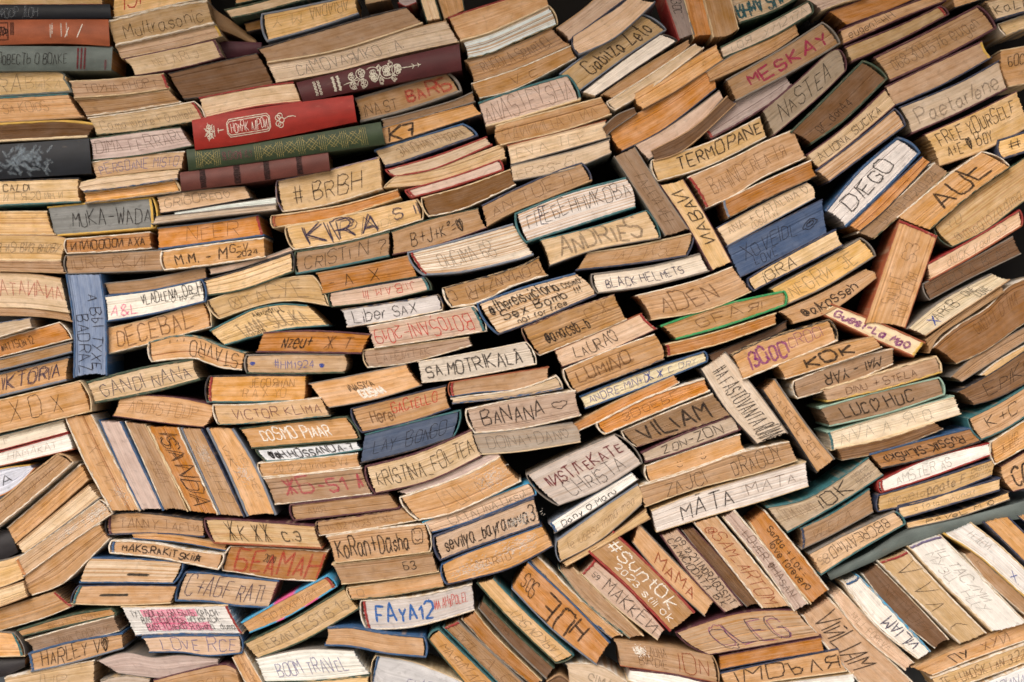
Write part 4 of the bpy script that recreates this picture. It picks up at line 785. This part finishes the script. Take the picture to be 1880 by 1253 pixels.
class Book:
    def __init__(self, T, B, opts, texts, label, idx):
        self.r = rng = random.Random(idx * 7919 + 13)
        self.opts = opts
        self.kind = opts[0]
        self.cols = opts[1].split(',')
        self.flags = set(opts[2:])
        self.texts, self.label, self.idx = texts, label, idx
        ln = (math.dist(T[0], T[-1]) + math.dist(B[0], B[-1])) / 2
        self.nu = max(10, min(34, int(ln / 7)))
        self.T, lt = smooth_line(T, self.nu)
        self.B, lb = smooth_line(B, self.nu)
        self.len = (lt + lb) / 2
        self.h = sum(math.dist(a, b) for a, b in zip(self.T, self.B)) / (self.nu + 1)
        self.t = 3.0
        self.d = rng.uniform(-.008, .008)
        for f in self.flags:
            if f[0] == 't' and f[1:].isdigit():
                self.t = float(f[1:])
            if f[0] == 'd' and f[1:].lstrip('-').isdigit():
                self.d = int(f[1:]) / 1000
        self.t = min(self.t * .76, self.h * .2)
        g = .9                                               # books press on each other: close the drawn gaps
        for i in range(self.nu + 1):
            a, c = self.T[i], self.B[i]
            hh = math.dist(a, c) or 1
            e = ((c[0] - a[0]) / hh * g, (c[1] - a[1]) / hh * g)
            self.T[i], self.B[i] = (a[0] - e[0], a[1] - e[1]), (c[0] + e[0], c[1] + e[1])
        self.h += 2 * g
        self.yaw, self.tilt = rng.gauss(0, .0028), rng.gauss(0, .0016)
        self.back = rng.uniform(.115, .150)
        self.over = .0011 if self.t >= 2.8 else .0004
        self.L, self.R = 'L' in self.flags, 'R' in self.flags
        self.bulge_l = 6.0 if 'lb' in self.flags else (2.0 if self.L else rng.uniform(-.07, .03) * self.h)
        self.bulge_r = 6.0 if 'rb' in self.flags else (2.0 if self.R else rng.uniform(-.07, .03) * self.h)
        self.cv = rng.uniform(-.0010, .0006)
        n = 48
        walk, x = [], 0.0
        for i in range(n + 1):
            x = x * .6 + rng.gauss(0, .00015)
            walk.append(x)
        for _ in range(rng.randint(1, 3)):
            j, s = rng.randint(4, n - 4), rng.gauss(0, .00038)
            for i in range(j, n + 1):
                walk[i] += s * max(0, 1 - (i - j) / 14)
        if rng.random() < .7:                                # leaves that gape between the folded sections
            for _ in range(rng.randint(1, 5)):
                j = rng.randint(3, n - 3)
                g = rng.uniform(.0004, .0014)
                walk[j] -= g
                walk[j + 1] -= g * .5
        self.walk = walk
        e = (self.t + 1.0) / self.len
        self.u0 = e if self.L else 1.6 / self.len
        self.u1 = 1 - (e if self.R else 1.6 / self.len)
        root = bpy.data.objects.new('book', None)
        root.empty_display_size = .05
        self.origin = at(lerp(self.T[self.nu // 2], self.B[self.nu // 2], 1.0), self.d)
        root.location = self.origin
        root['label'], root['category'], root['group'] = label, 'book', 'old books stacked into a wall'
        C.objects.link(root)
        self.root = root
        self.build()

    # outline in photo pixels
    def P(self, u, v):
        x = max(0.0, min(1.0, u)) * self.nu
        i = min(int(x), self.nu - 1)
        f = x - i
        a, b = lerp(self.T[i], self.T[i + 1], f), lerp(self.B[i], self.B[i + 1], f)
        p = lerp(a, b, v)
        if u < 0 or u > 1:
            k = 0 if u < 0 else self.nu
            j = 1 if u < 0 else self.nu - 1
            q0, q1 = lerp(self.T[k], self.B[k], v), lerp(self.T[j], self.B[j], v)
            s = (u if u < 0 else u - 1) * self.nu * (1 if u > 1 else -1)
            p = (p[0] + (q0[0] - q1[0]) * s, p[1] + (q0[1] - q1[1]) * s)
        return p

    def base(self, u, v):
        return self.d + self.yaw * (u - .5) + self.tilt * (.5 - v)

    def page_uv(self, a, w):
        """page coordinates (0..1 each) to outline coordinates"""
        b = 1 - (2 * w - 1) ** 2
        u = self.u0 - self.bulge_l * b / self.len + (self.u1 - self.u0 + (self.bulge_l + self.bulge_r) * b / self.len) * a
        tv = self.t / self.h * .9
        return u, tv + (1 - 2 * tv) * w

    def page_depth(self, a, w):
        u, v = self.page_uv(a, w)
        x = max(0, min(1, w)) * 48
        i = min(int(x), 47)
        k = self.walk[i] + (self.walk[i + 1] - self.walk[i]) * (x - i)
        wob = .0005 * noise.noise((u * self.len / 60, w * 3, self.idx * 3.7))
        return self.base(u, v) - self.over + k + self.cv * (1 - (2 * w - 1) ** 2) + wob

    def spine_depth(self, u, v):
        return self.base(u, v) + min(.006, self.h * MM * .16) * (1 - (2 * v - 1) ** 2) + .0004 * noise.noise((u * 6, v * 2, self.idx * 2.1))

    def loc(self, p, dep):
        return tuple(at(p, dep) - self.origin)

    def behind(self, p):
        q = at(p, self.d)
        return tuple(Vector((q.x, self.back - self.d, q.z)) - self.origin)

    def build(self):
        if self.kind == 'S':
            self.spine_out()
        else:
            self.pages()
            self.boards()
            for f in self.flags:
                if f.startswith('hbl='):
                    self.headband(f[4:], True)
                if f.startswith('hbr='):
                    self.headband(f[4:], False)
        self.writing()

    def pages(self):
        rng = self.r
        nv = max(10, min(48, int(self.h / 1.1)))
        na = self.nu
        rag = [rng.gauss(0, .8) / self.len for _ in range(nv + 1)]
        rag2 = [rng.gauss(0, .8) / self.len for _ in range(nv + 1)]
        V, UV, F = [], [], []
        ou, ov = rng.uniform(0, 4000), rng.uniform(0, 4000)
        px = MM * 1000
        for j in range(nv + 1):
            w = j / nv
            for i in range(na + 1):
                a = i / na
                u, v = self.page_uv(a, w)
                u += rag[j] * (1 - a) ** 6 + rag2[j] * a ** 6
                V.append(self.loc(self.P(u, v), self.page_depth(a, w)))
                UV.append((ou + a * self.len * px, ov + w * self.h * px))
        for j in range(nv):
            for i in range(na):
                k = j * (na + 1) + i
                F.append((k, k + na + 1, k + na + 2, k + 1))
        loop = [i for i in range(na + 1)] + [j * (na + 1) + na for j in range(1, nv + 1)] \
            + [nv * (na + 1) + i for i in range(na - 1, -1, -1)] + [j * (na + 1) for j in range(nv - 1, 0, -1)]
        n0 = len(V)
        front = [(k % (na + 1), k // (na + 1)) for k in loop]
        for k, (i, j) in zip(loop, front):
            u, v = self.page_uv(i / na, j / nv)
            V.append(self.behind(self.P(u, v)))
            UV.append(UV[k])
        m = len(loop)
        for q in range(m):
            F.append((loop[q], loop[(q + 1) % m], n0 + (q + 1) % m, n0 + q))
        F.append(tuple(n0 + q for q in range(m)))
        o = mesh_object('page_block', V, F, M_PAGE, self.root, UV, sharp=56)
        c = lin(PAGE[self.kind])
        j1, j2 = rng.gauss(0, .12), rng.gauss(.02, .09)
        stripe = 1.0 if 'striped' in self.label or 'signatures' in self.label else (.25 if rng.random() < .25 else 0.0)
        o.color = (min(.88, c[0] * (1 + j1 - j2 * .5)), min(.85, c[1] * (1 + j1)), min(.8, c[2] * (1 + j1 + 1.5 * j2)), stripe)
        self.page_object = o

    def path(self):
        """the cover's outer edge: bands of (point, colour), clockwise so that the inside lies to the right"""
        ct = COVER[self.cols[0]]
        cb = COVER[self.cols[-1]]
        ct, cb = lin(ct), lin(cb)
        T = [(p, ct) for p in self.T]
        B = [(p, cb) for p in reversed(self.B)]
        def end(a, b, out, bul):
            res, n = [], 9
            for i in range(1, n):
                s = i / n
                q = lerp(a, b, s)
                k = bul * math.sin(math.pi * s) ** .75
                res.append(((q[0] + out[0] * k, q[1] + out[1] * k), lerp3(ct, cb, s)))
            return res
        def lerp3(x, y, s):
            return x if self.t_first else y
        self.t_first = True
        def unit(a, b):
            d = math.dist(a, b) or 1
            return ((b[0] - a[0]) / d, (b[1] - a[1]) / d)
        bul = min(9, 1.5 + self.h * .09)
        er = end(self.T[-1], self.B[-1], unit(lerp(self.T[-2], self.B[-2], .5), lerp(self.T[-1], self.B[-1], .5)), bul)
        el = end(self.B[0], self.T[0], unit(lerp(self.T[1], self.B[1], .5), lerp(self.T[0], self.B[0], .5)), bul)
        if self.L and self.R:
            return [(T + er + B + el, True)]
        if self.R:
            return [(T + er + B, False)]
        if self.L:
            return [(B + el + T, False)]
        return [(T, False), (B, False)]

    def boards(self):
        rng = self.r
        torn = 'w' in self.cols or self.cols[0] == 'c'
        V, F, UV, PC = [], [], [], []
        for band, closed in self.path():
            n = len(band)
            s = 0.0
            ph = rng.uniform(0, 900)
            k0 = len(V)
            rough = .46 if torn else .13
            for i in range(n):
                p, col = band[i]
                a = band[i - 1][0] if i or closed else p
                b = band[(i + 1) % n][0] if i < n - 1 or closed else p
                d = math.dist(a, b) or 1
                nx, ny = -(b[1] - a[1]) / d, (b[0] - a[0]) / d
                s += math.dist(a, p) if i else 0
                nz = noise.noise((s / 9, ph, 1.0)) + .6 * noise.noise((s / 3.2, ph, 5.0))
                t = self.t * (1 + rough * nz * 1.5) + .4
                fr = .0010 * rough * 3 * noise.noise((s / 5, ph, 9.0))
                off = .5 * rough * noise.noise((s / 6, ph, 3.0)) * self.t
                q = lambda k: (p[0] + nx * k, p[1] + ny * k)
                # approximate position in the book for the depth
                u = self.nearest(p)
                base = self.base(u[0], u[1]) + fr
                if self.cols == ['B', 'B'] and (.38 < u[0] < .62) == (u[1] < .5) and (u[1] < .5 or .30 < u[0] < .8):
                    col = lin((214, 92, 150))                # the printed cover turns from cyan to pink
                sec = [(off, None), (off, base - .0012), (off + .28 * t, base), (off + .72 * t, base), (off + t, base - .0012), (off + t, None)]
                for c, (k, dep) in enumerate(sec):
                    V.append(self.behind(q(k)) if dep is None else self.loc(q(k), dep))
                    UV.append((ph + s * MM * 1000, ph + c * 1.7 + k))
                    PC.append(col)
            m = 6
            for i in range(n if closed else n - 1):
                a, b = k0 + i * m, k0 + ((i + 1) % n) * m
                for c in range(m):
                    F.append((a + c, a + (c + 1) % m, b + (c + 1) % m, b + c))
            if not closed:
                F.append(tuple(k0 + c for c in range(m)))
                F.append(tuple(k0 + (n - 1) * m + c for c in reversed(range(m))))
        mesh_object('cover', V, F, M_TORN if torn else M_COVER, self.root, UV, PC)

    def nearest(self, p):
        a, b = lerp(self.T[0], self.B[0], .5), lerp(self.T[-1], self.B[-1], .5)
        dx, dy = b[0] - a[0], b[1] - a[1]
        u = ((p[0] - a[0]) * dx + (p[1] - a[1]) * dy) / (dx * dx + dy * dy)
        u = max(0, min(1, u))
        i = min(int(u * self.nu), self.nu)
        c, e = self.T[i], self.B[i]
        hh = math.dist(c, e) or 1
        v = ((p[0] - c[0]) * (e[0] - c[0]) + (p[1] - c[1]) * (e[1] - c[1])) / hh ** 2
        return u, max(0, min(1, v))

    def headband(self, col, left):
        rng = self.r
        V, F, UV, PC = [], [], [], []
        n, c = 14, lin(COVER[col])
        wd = 4.5 / self.len
        for j in range(n + 1):
            w = j / n
            a0 = 0.0 if left else 1 - wd
            jt = rng.gauss(0, .12) * wd
            for k, (aa, dd) in enumerate(((a0, -.002), (a0 + jt, .0012), (a0 + wd * .5, .0019), (a0 + wd + jt, .0012), (a0 + wd, -.002))):
                u, v = self.page_uv(aa, w)
                V.append(self.loc(self.P(u, v), self.page_depth(min(1, max(0, aa)), w) + dd))
                UV.append((k * 2.0, j * 2.0))
                PC.append(c)
        for j in range(n):
            for k in range(4):
                a = j * 5 + k
                F.append((a, a + 5, a + 6, a + 1))
        mesh_object('headband', V, F, M_COVER, self.root, UV, PC)

    def spine_out(self):
        rng = self.r
        c = lin(COVER[self.cols[0]])
        nv, na = 12, self.nu
        th = 3.0
        V, F, UV, PC = [], [], [], []
        ph = rng.uniform(0, 900)
        secs = []
        tv = th / self.h
        for j in range(nv + 1):
            secs.append((j / nv, 0))
        inner = [(tv + (1 - 2 * tv) * j / nv, .0028) for j in range(nv, -1, -1)]
        m = None
        for i in range(na + 1):
            u = i / na
            ring = [(0.0, None)] + secs + [(1.0, None), (1 - tv, None)] + inner + [(tv, None)]
            m = len(ring)
            e = .0012 * noise.noise((i * .9, ph, 2)) if i in (0, na) else 0
            for k, (v, dd) in enumerate(ring):
                p = self.P(u, v)
                V.append(self.behind(p) if dd is None else self.loc(p, self.spine_depth(u, v) - dd + e))
                UV.append((ph + u * self.len * MM * 1000, ph + v * self.h * MM * 1000))
                PC.append(c)
        for i in range(na):
            for k in range(m):
                a, b = i * m, (i + 1) * m
                F.append((a + k, a + (k + 1) % m, b + (k + 1) % m, b + k))
        F.append(tuple(range(m)))
        F.append(tuple(na * m + k for k in reversed(range(m))))
        mesh_object('cover', V, F, M_CLOTH, self.root, UV, PC)
        # the leaves behind the spine
        V, F, UV = [], [], []
        e = 4.0 / self.len
        for i in range(9):
            u = e + (1 - 2 * e) * i / 8
            for v in (tv * 1.3, 1 - tv * 1.3):
                p = self.P(u, v)
                V.append(self.loc(p, self.base(u, v) - .006))
                V.append(tuple(Vector(self.behind(p)) - Vector((0, .004, 0))))
                UV += [(u * self.len, v * self.h)] * 2
        for i in range(8):
            a, b = i * 4, i * 4 + 4
            F += [(a, b, b + 2, a + 2), (a + 1, a + 3, b + 3, b + 1), (a, a + 1, b + 1, b), (a + 2, b + 2, b + 3, a + 3)]
        F += [(0, 2, 3, 1), (32, 33, 35, 34)]
        o = mesh_object('page_block', V, F, M_PAGE, self.root, UV)
        o.color = (*lin(PAGE['o']), 1)

    def ornament(self, kind):
        """stamped decoration of a cloth spine: (strokes in spine coordinates, pen, colour)"""
        rng, out = self.r, []
        h, l = self.h, self.len
        def circle(cu, cv, rpx, a0=0, a1=2 * math.pi, n=14, grow=0.0):
            return [(cu + (rpx + grow * i) * math.cos(a0 + (a1 - a0) * i / n) / l, cv + (rpx + grow * i) * math.sin(a0 + (a1 - a0) * i / n) / h) for i in range(n + 1)]
        if kind == 'box':
            st = [[(.02, .12), (.26, .12), (.26, .8), (.02, .8), (.02, .12)], [(.28, .1), (.28, .62)], [(.30, .1), (.30, .62)], [(.29, .1), (.29, .62)]]
            for k in range(9):
                st.append(circle(.05 + .024 * k, .45, 4 + 3 * (k % 2)))
                st.append([(.04 + .024 * k, .25), (.06 + .024 * k, .66)])
            out.append((st, 2.2, 'K'))
            out.append(([[(.57, .2), (.57, .75)], [(.585, .15), (.582, .6)], [(.65, .15), (.65, .72)], [(.69, .12), (.69, .7)]], 2.6, 'h'))
        if kind == 'bands':
            out.append(([[(u, .04), (u, .93)] for u in (.755, .78, .805)], 3.4, 'm'))
            out.append(([[(.955, .55), (.955, .98)]], 4, 'y'))
        if kind == 'scuff':
            st = []
            for _ in range(110):
                u, v, a = rng.gauss(.42, .14), rng.gauss(.5, .2), rng.choice((.7, -.8)) + rng.gauss(0, .25)
                q = rng.uniform(4, 18)
                if .05 < v < .9:
                    st.append([(u, v), (u + q * math.cos(a) / l, min(.98, max(.02, v + q * math.sin(a) / h)))])
            out.append((st, 4.5, 'c'))
            out.append((st[:9], 1.2, 'l'))
        if kind == 'red':
            st = [[(.21, .30), (.225, .2), (.46, .2), (.475, .3), (.475, .62), (.46, .74), (.225, .74), (.21, .62), (.21, .30)],
                  [(.215, .33), (.23, .26), (.455, .26), (.468, .33), (.468, .6), (.455, .68), (.23, .68), (.215, .6), (.215, .33)]]
            for k in range(7):
                a = k * .9
                st.append(circle(.10 + .012 * math.cos(a), .48 + .17 * math.sin(a), 3.4))
                st.append([(.10, .48), (.10 + .035 * math.cos(a), .48 + .3 * math.sin(a))])
            for k in range(5):
                a = k * 1.26
                st.append(circle(.535 + .012 * math.cos(a), .48 + .15 * math.sin(a), 4.6))
            st += [[(.56, .46), (.59, .40), (.62, .40), (.635, .44)], [(.15, .48), (.19, .48)], [(.13, .3), (.13, .66)], [(.155, .40), (.155, .56)]]
            out.append((st, 1.5, 'S'))
        if kind == 'mar':
            for u, n, q in ((.10, 9, 1.6), (.125, 9, 1.6), (.215, 7, 3.0), (.245, 7, 3.0)):
                st = []
                for k in range(n):
                    v = .16 + .70 * k / n
                    st += [[(u - .007, v), (u + .007, v)], [(u - .006, v + .05), (u + .006, v + .05)], [(u + (.007 if k % 2 else -.007), v), (u + (.007 if k % 2 else -.007), v + .05)]]
                out.append((st, q, 'S'))
            st = [[(.27, .62), (.33, .55), (.40, .52)]]
            for k, (u, v, q) in enumerate(((.33, .33, 9), (.33, .72, 9), (.39, .28, 11), (.39, .76, 11), (.46, .45, 15), (.46, .6, 9), (.54, .42, 17), (.55, .46, 8), (.61, .44, 12), (.62, .44, 6), (.5, .25, 5), (.5, .8, 5), (.57, .18, 5), (.58, .76, 6))):
                st.append(circle(u, v, q, k, k + 5.4, 18, -q * .028))
                for b in range(5):
                    st.append(circle(u + .008 * math.cos(b * 1.3 + k), v + .14 * math.sin(b * 1.3 + k), q * .24))
            st += [[(.64, .44), (.68, .46), (.72, .46), (.755, .46)], [(.70, .36), (.715, .46), (.70, .56)], [(.735, .38), (.745, .46), (.735, .55)]]
            out.append((st, 1.5, 'S'))
        if kind == 'grn':
            st = []
            for u in (.06, .15, .36, .47, .58, .69, .80, .90):
                for k in (-1.5, -.5, .5, 1.5):
                    st.append([(u + k * .010, .10), (u + k * .010, .92)])
            for u in (.105, .415, .525, .635, .745, .85):
                a, b = .032, .3
                for dx in (-.014, .014):
                    st.append([(u - a + dx, .5 - b), (u + a + dx, .5 + b)])
                    st.append([(u - a + dx, .5 + b), (u + a + dx, .5 - b)])
                st.append([(u - a, .5), (u, .5 - b), (u + a, .5), (u, .5 + b), (u - a, .5)])
            out.append((st, .85, 'G'))
        if kind == 'bnd2':
            out.append(([[(u, .02), (u, .98)] for u in (.15, .38, .58, .80)], 11, 'K'))
        return out

    def writing(self):
        rng = self.r
        spine = self.kind == 'S'
        jobs = []
        for f in self.flags:
            if f.startswith('orn='):
                jobs += self.ornament(f[4:])
        for t in self.texts:
            txt, u0, u1, v0, v1, pen = t.split('~')
            u0, u1, v0, v1 = float(u0), float(u1), float(v0), float(v1)
            st = [[(u0 + (u1 - u0) * x, v1 - (v1 - v0) * y) for x, y in s] for s in layout(txt, rng)]
            jobs.append((st, PEN[pen[1:]], pen[0]))
        if not jobs:
            return
        hh = self.h if spine else self.h - 2 * self.t
        for ji, (st, pen, col) in enumerate(jobs):
            V, F, UV, PC = [], [], [], []
            r, g, b, al = INK[col]
            c = (*lin((r, g, b)), al)
            lift = .00075 + .00022 * ji
            for s in st:
                q = resample([(x * self.len, y * hh) for x, y in s], 3.5)
                if len(q) < 2:
                    continue
                k0 = len(V)
                n = len(q)
                ph = rng.uniform(0, 99)
                for i in range(n):
                    a, b2 = q[max(i - 1, 0)], q[min(i + 1, n - 1)]
                    d = math.dist(a, b2) or 1
                    nx, ny = -(b2[1] - a[1]) / d, (b2[0] - a[0]) / d
                    wd = pen * .5 * (1 + .28 * noise.noise((i * .35, ph, 0)))
                    if pen < 6 and i in (0, n - 1):
                        wd *= .7
                    for sgn in (-1, 1):
                        x, y = (q[i][0] + nx * wd * sgn) / self.len, (q[i][1] + ny * wd * sgn) / hh
                        y = max(.0, min(1.0, y))
                        if spine:
                            p, dep = self.P(x, y), self.spine_depth(x, y)
                        else:
                            u, v = self.page_uv(x, y)
                            p, dep = self.P(u, v), self.page_depth(x, y)
                        V.append(self.loc(p, dep + lift))
                        UV.append((ph * 40 + x * self.len * .9, y * hh * .9))
                        PC.append(c)
                for i in range(n - 1):
                    a = k0 + 2 * i
                    F.append((a, a + 1, a + 3, a + 2))
            mesh_object('lettering', V, F, M_INK, self.root if spine else self.page_object, UV, PC)

def parse(data):
    ox, oy, k = 0, 0, 1.0
    idx = 0
    for line in data.strip().splitlines():
        if line.startswith('@S'):
            ox, oy, k = 0, 0, 1.0
            continue
        if line.startswith('@'):
            ox, oy = map(int, line[1:].split())
            k = 480 / 188.0
            continue
        geo, opts, texts, label = [x.strip() for x in line.split('|')]
        T, B = [[(ox + float(p.split(',')[0]) * k, oy + float(p.split(',')[1]) * k) for p in side.split()] for side in geo.split('/')]
        idx += 1
        Book(T, B, opts.split(), [t for t in texts.split(';') if t], label, idx)

parse(DATA)
